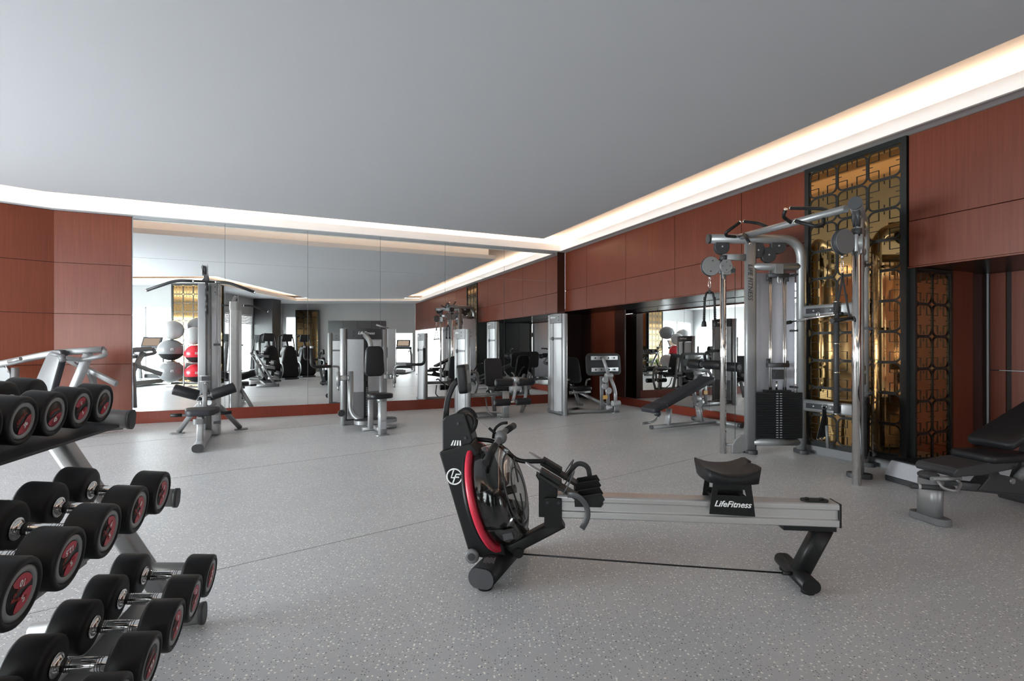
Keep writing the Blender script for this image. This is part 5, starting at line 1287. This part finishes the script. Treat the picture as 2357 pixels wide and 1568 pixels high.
m = M(); m.bar([(lp(-1.02, 0)[0], lp(0, 0.62)[1], 0.06), (lp(-1.02, 0)[0], lp(0, 2.46)[1], 0.06)], 0.05, 0.06, 0.015); m.build('floor_rail', SIL, rack)

def make_dumbbell():
    # local: handle axis along x, centre at the origin of the handle minus the head radius
    t = bpy.data.objects.new('dumbbell', None); COL.objects.link(t)
    R = 0.0735; z = R; L = 0.153
    for s in (1, -1):
        m = M(); m.lathe([(0.05, 0.066), (0.066, 0.067), (R - 0.002, 0.072), (R, 0.078), (R, L - 0.008), (R - 0.002, L - 0.002), (R - 0.007, L), (0.060, L), (0.057, L - 0.006), (0.0, L - 0.006)], (0, 0, z), (s, 0, 0), 40, cap=False)
        m.lathe([(0.05, 0.066), (0.012, 0.066)], (0, 0, z), (s, 0, 0), 40, cap=False)
        h = m.build('head', BR, t)
        m = M(); m.lathe([(0.056, L - 0.006), (0.056, L - 0.003), (0.050, L - 0.001), (0.044, L - 0.003), (0.042, L - 0.005)], (0, 0, z), (s, 0, 0), 36, cap=False); m.build('grey_ring', RING, h)
        m = M(); m.lathe([(0.043, L - 0.0055), (0.043, L - 0.0045), (0.0, L - 0.0045)], (0, 0, z), (s, 0, 0), 36, cap=False); m.build('label_disc', BLKF, h)
        m = M(); m.lathe([(0.030, 0.060), (0.030, 0.066)], (0, 0, z), (s, 0, 0), 20); m.lathe([(0.011, 0.052), (0.024, 0.058), (0.024, 0.062)], (0, 0, z), (s, 0, 0), 20); m.build('hub_nut', CH, h)
    m = M(); m.lathe([(0.0145, -0.066), (0.0145, -0.056), (0.0165, -0.050), (0.0175, -0.02), (0.0180, 0.0), (0.0175, 0.02), (0.0165, 0.050), (0.0145, 0.056), (0.0145, 0.066)], (0, 0, z), (1, 0, 0), 24); g = m.build('handle', CH, t)
    m = M()
    for x in (-0.040, -0.034, -0.028, 0.018, 0.028, 0.034, 0.040): m.lathe([(0.0170, x - 0.001), (0.0182, x), (0.0170, x + 0.001)], (0, 0, z), (1, 0, 0), 20, cap=False)
    m.each('grip_groove', DG, g)
    return t
proto = make_dumbbell()
def dress(t, num, ang):
    hd = [o for o in t.children if o.name.startswith('head')][0]
    base = V((0.1492, 0, 0.0735)); ca, sa = math.cos(rad(ang)), math.sin(rad(ang))
    def q(a, b): return V((0, a * ca - b * sa, a * sa + b * ca))
    # red leaf-shaped field with the weight, red wordmark beside it
    m = M(); n = 14; pts = []
    for k in range(n + 1):
        u = -0.95 + 1.9 * k / n; pts.append((0.040 * math.sin(u), -0.040 * math.cos(u)))
    for k in range(n - 1, 0, -1):
        u = -0.95 + 1.9 * k / n; pts.append((0.036 * math.sin(u), -0.019 + 0.009 * math.cos(u * 1.5)))
    m.prism([(a, b) for a, b in pts], base, q(1, 0), q(0, 1), (0.0006, 0, 0)); m.build('red_field', REDL, hd)
    text(num, 0.020, basis(base + V((0.0012, 0, 0)) + q(0, -0.021), q(1, 0), q(0, 1)), WHT, 'weight_number', hd, depth=0.0003, bold=0.0004)
    text('LifeFitness', 0.0125, basis(base + V((0.0012, 0, 0)) + q(0, 0.012), q(1, 0), q(0, 1)), REDP, 'lettering', hd, 0.3, depth=0.0003)
rows = [
    ([2.34, 2.182, 2.02, 1.86, 1.70], 0, ['5', '5', '6', '6', '7'], [35, 200, 10, 60, 20], 'top tier'),
    ([2.062, 1.870, 1.678, 1.486, 1.305], 1, ['8', '8', '9', '12.5', '10'], [150, 140, 140, 190, 170], 'middle tier'),
    ([2.108, 1.932, 1.762, 1.575, 1.395], 2, ['14', '15', '16', '17.5', '20'], [90, 160, 150, 30, 40], 'bottom tier'),
]
ordn = ['farthest from the camera', 'second from the far end', 'middle one', 'second from the near end', 'nearest the camera']
first = True
for lams, ti, nums, angs, nm in rows:
    pf, zc = tiers[ti]
    for k, lam in enumerate(lams):
        t = proto if first else dup(proto); first = False
        pc = pf - 0.153 * math.cos(TIL)
        x, y = lp(pc, lam)
        c = rkw(x, y, zc + 0.153 * math.sin(TIL))
        Mx = Tr(*c) @ Rz(RKA) @ Matrix.Rotation(TIL, 4, 'Y') @ Tr(0, 0, -0.0735)
        t.matrix_world = Mx
        t['label'] = 'black rubber dumbbell on the %s of the rack, %s' % (nm, ordn[k]); t['category'] = 'dumbbell'; t['group'] = 'round dumbbells on the %s of the rack' % nm
        dress(t, nums[k], angs[k])

# ================================================================== things seen only in the mirrors
TS_ = 19.02
def mir(xv, yv, z=0.0):
    # plan position of something whose mirror image stands at (xv, yv): reflect across the back wall
    s = 0.917 * xv + 0.3987 * yv; tt = TS_ - (-0.3987 * xv + 0.917 * yv)
    return stw(s, tt, z)
# exercise balls on a chrome stand
bp = mir(-9.55, 14.75)
stand = thing('ball_stand', 'chrome stand with wire shelves holding the exercise balls', 'stand', bp, 47)
m = M(); m.tube([(0, 0, 0.03), (0, 0, 1.60)], 0.022, 14); m.build('pole', CH, stand)
for z in (0.16, 0.72, 1.22):
    for k, dx in enumerate((-0.36, 0.36)):
        m = M(); m.tube([V((dx, 0.0, z)) + V((0.20 * math.cos(a), 0.20 * math.sin(a), 0)) for a in [2 * PI * i / 28 for i in range(28)]], 0.010, 8, closed=True); m.tube([(0, 0, z), (dx * 0.45, 0, z)], 0.014, 8); m.build('ball_ring', CH, stand)
m = M(); m.bar([(-0.5, 0, 0.02), (0.5, 0, 0.02)], 0.05, 0.04, 0.012); m.bar([(0, -0.35, 0.02), (0, 0.35, 0.02)], 0.05, 0.04, 0.012); m.build('base', CH, stand)
def xball(dx, dy, z, r, mat, num, label, band=False, sq=0.9):
    o = bp + Rz(47) @ V((dx, dy, 0)); o.z = z - r * sq
    t = thing('exercise_ball', label, 'exercise ball', o, 0, 'exercise balls on the chrome stand')
    m = M(); m.ball((0, 0, r * sq), r, (1, 1, sq), 32, 20); b = m.build('shell', mat, t)
    if band:
        m = M(); rr = [(r * math.sin(a) * 1.004, r * sq - r * sq * math.cos(a) * 1.004) for a in [rad(k) for k in (8, 20, 30, 40, 50, 60, 68)]]
        m.lathe(rr, (0, 0, 0), (0, 0, 1), 32, cap=False); m.build('lower_shell', BR, b, 'black lower part')
    m = M(); m.cyl((0, 0, 2 * r * sq - 0.006), (0, 0, 2 * r * sq + 0.002), 0.012); m.build('plug', LG, b)
    if num:
        # number faces the back wall
        d = (stw(-1.2, 9.5) - o); d.z = 0; d.normalize(); sx = V((0, 0, 1)).cross(d)
        text(num, 0.085, basis(V((0, 0, r * sq * 1.05)) + d * (r * 0.995), sx, (0, 0, 1)), WHT, 'number', b, bold=0.002, depth=0.004)
xball(-0.37, 0.0, 0.47, 0.34, GRB, '75', 'large dark grey exercise ball on the bottom ring of the stand')
xball(-0.37, 0.0, 1.09, 0.34, GRB, '75', 'large dark grey exercise ball with black underside on the middle ring', True)
xball(-0.33, 0.0, 1.665, 0.30, LGB, '', 'pale grey exercise ball on top of the large dark one', False, 0.92)
xball(0.36, 0.0, 0.42, 0.29, REDB, '55', 'red exercise ball on the bottom ring of the stand', True)
xball(0.36, 0.0, 0.98, 0.29, REDB, '55', 'red exercise ball with black underside on the middle ring', True)
xball(0.34, 0.05, 1.50, 0.27, LGB, '', 'small pale grey exercise ball on the upper right of the stand', False, 0.95)
xball(0.0, -0.58, 0.55, 0.32, LGB, '', 'pale grey exercise ball at the back of the stand near the floor')
xball(0.14, -0.52, 1.78, 0.33, GRB, '', 'topmost dark grey exercise ball at the back of the stand', False, 0.85)

def treadmill(o, rz, label, group='treadmills by the windows'):
    t = thing('treadmill', label, 'treadmill', o, rz, group)
    m = M(); m.box((0, 0.1, 0.12), (0.75, 1.75, 0.14)); m.build('deck', SIL, t, bev=0.02)
    m = M(); m.box((0, 0.1, 0.195), (0.52, 1.65, 0.012)); m.build('belt', BR, t)
    m = M(); m.prism([(-0.36, 0), (0.36, 0), (0.30, 0.30), (-0.30, 0.30)], (0, 0.72, 0.06), X3, Y3, (0, 0, 0.26)); m.build('motor_cover', DG, t, bev=0.03)
    for s in (-1, 1):
        m = M(); m.bar([(0.37 * s, 0.62, 0.10), (0.36 * s, 0.52, 0.85), (0.33 * s, 0.48, 1.10)], 0.06, 0.10, 0.025, fl=0.2, up=X3); m.build('upright', SIL, t)
        m = M(); m.tube([(0.34 * s, 0.50, 1.05), (0.36 * s, 0.05, 0.98), (0.36 * s, -0.05, 0.95)], 0.028, 12, fl=0.08); m.build('handrail', MG, t)
    m = M(); m.box((0, 0.50, 1.12), (0.78, 0.16, 0.10)); m.build('dashboard', DG, t, bev=0.02)
    m = M(); Rx = Matrix.Rotation(rad(-22), 3, 'X'); m.box((0, 0.58, 1.33), (0.62, 0.05, 0.34), Rx); c = m.build('console', DG, t, bev=0.02)
    m = M(); m.box((0, 0.552, 1.335), (0.50, 0.006, 0.24), Rx); m.build('screen', SCREEN, c)
    return t
treadmill(mir(-11.35, 15.4), 227, 'treadmill seen at the left edge of the mirror beside the exercise balls')
treadmill(mir(-4.95, 22.5), 227, 'treadmill seen far away in the mirror before the small far window')

def crosstrainer(o, rz, label):
    t = thing('cross_trainer', label, 'cross trainer', o, rz, 'black cross trainers behind the camera')
    m = M(); ol = [(-0.32, 0.10), (-0.30, 0.55), (-0.22, 1.0), (-0.15, 1.16), (-0.06, 1.22), (0.06, 1.22), (0.15, 1.16), (0.22, 1.0), (0.30, 0.55), (0.32, 0.10), (0.25, 0.05), (-0.25, 0.05)]
    m.prism(ol, (0, 0, 0), X3, (0, 0, 1), (0, 0.42, 0)); m.build('front_shell', BP, t, bev=0.06)
    for s in (-1, 1):
        m = M(); m.lathe([(0.14, 0), (0.15, 0.02), (0.25, 0.02), (0.26, 0.0)], (0.29 * s, 0.30, 0.36), (s, 0, 0), 36, cap=False); m.build('side_ring', SIL, t)
        m = M(); m.bar([(0.30 * s, 0.2, 0.18), (0.26 * s, -0.9, 0.22)], 0.12, 0.05, 0.02); m.build('pedal_arm', SIL, t)
        m = M(); m.tube([(0.27 * s, 0.15, 0.8), (0.28 * s, 0.05, 1.25), (0.24 * s, 0.0, 1.55), (0.14 * s, 0.02, 1.62), (0.12 * s, 0.02, 1.50)], 0.022, 12, fl=0.1); m.build('moving_handle', BP, t)
    m = M(); m.bar([(0, 0.2, 1.1), (0, 0.10, 1.35)], 0.08, 0.06, 0.02); m.build('console_mast', DG, t)
    Rx = Matrix.Rotation(rad(-25), 3, 'X')
    m = M(); m.box((0, 0.12, 1.50), (0.36, 0.05, 0.30), Rx); c = m.build('console', DG, t, bev=0.02)
    m = M(); m.box((0, 0.092, 1.50), (0.26, 0.006, 0.20), Rx); m.build('screen', MG, c)
    m = M(); m.box((0, -0.25, 0.04), (0.5, 1.6, 0.05)); m.build('base', DG, t)
    return t
# the real plan bearing of a heading seen in the mirror is turned over by the reflection
crosstrainer(mir(-8.35, 17.3), 2, 'black cross trainer nearest the mirror with a grey ring on its side')
crosstrainer(mir(-8.3, 18.6), 2, 'middle black cross trainer of the row behind the camera')
crosstrainer(mir(-8.2, 19.9), 2, 'farthest black cross trainer of the row behind the camera')
def elliptical(o, rz, label):
    t = thing('elliptical_trainer', label, 'elliptical trainer', o, rz, 'elliptical trainers by the window')
    m = M(); m.box((0, 0, 0.06), (0.5, 1.7, 0.08)); m.build('base', SIL, t, bev=0.02)
    m = M(); m.lathe([(0.02, -0.11), (0.33, -0.10), (0.36, -0.06), (0.36, 0.06), (0.33, 0.10), (0.02, 0.11)], (0, -0.45, 0.45), (1, 0, 0), 36); m.build('flywheel_cover', MG, t)
    m = M(); m.bar([(0, 0.45, 0.08), (0, 0.25, 1.15), (0, 0.20, 1.35)], 0.10, 0.14, 0.04, fl=0.1, up=X3); m.build('mast', SIL, t)
    for s in (-1, 1):
        m = M(); m.tube([(0.26 * s, 0.35, 0.30), (0.27 * s, 0.22, 0.95), (0.26 * s, 0.10, 1.15), (0.24 * s, 0.02, 1.55)], 0.022, 12, fl=0.15); m.build('moving_handle', DG, t)
        m = M(); m.bar([(0.22 * s, 0.45, 0.25), (0.2 * s, -0.5, 0.30)], 0.12, 0.05, 0.02); m.build('pedal_arm', SIL, t)
    Rx = Matrix.Rotation(rad(-25), 3, 'X')
    m = M(); m.box((0, 0.18, 1.48), (0.36, 0.05, 0.34), Rx); c = m.build('console', DG, t, bev=0.02)
    m = M(); m.box((0, 0.15, 1.49), (0.26, 0.006, 0.20), Rx); m.build('screen', SCREEN, c)
    return t
elliptical(mir(-10.15, 18.2), 40, 'elliptical trainer by the bright window beside the gold screen')
elliptical(mir(-9.95, 20.1), 40, 'elliptical trainer just before the dark stone pillar')
# distant cable tower before the far window
t = thing('cable_tower', 'slim pale cable tower standing far away before the bright far window', 'cable machine', mir(-4.80, 20.2), 40)
m = M(); m.box((0, 0, 0.95), (0.30, 0.34, 1.9)); m.build('stack_shroud', SILL, t, bev=0.02)
m = M(); m.bar([(-0.1, 0, 1.90), (-0.6, 0, 2.05)], 0.06, 0.07, 0.02); m.build('top_arm', SIL, t)
m = M(); m.box((0, 0, 0.03), (0.5, 0.6, 0.06)); m.build('base', DG, t)
m = M(); m.pad((-0.45, 0, 0.45), X3, Y3, V((0, 0, 1)), rrect(0.35, 0.3, 0.06), 0.07, 0.014); sd = m.build('seat', BV, t)
m = M(); m.bar([(-0.45, 0, 0.0), (-0.45, 0, 0.45)], 0.08, 0.08, 0.02, up=X3); m.build('seat_post', SIL, t)
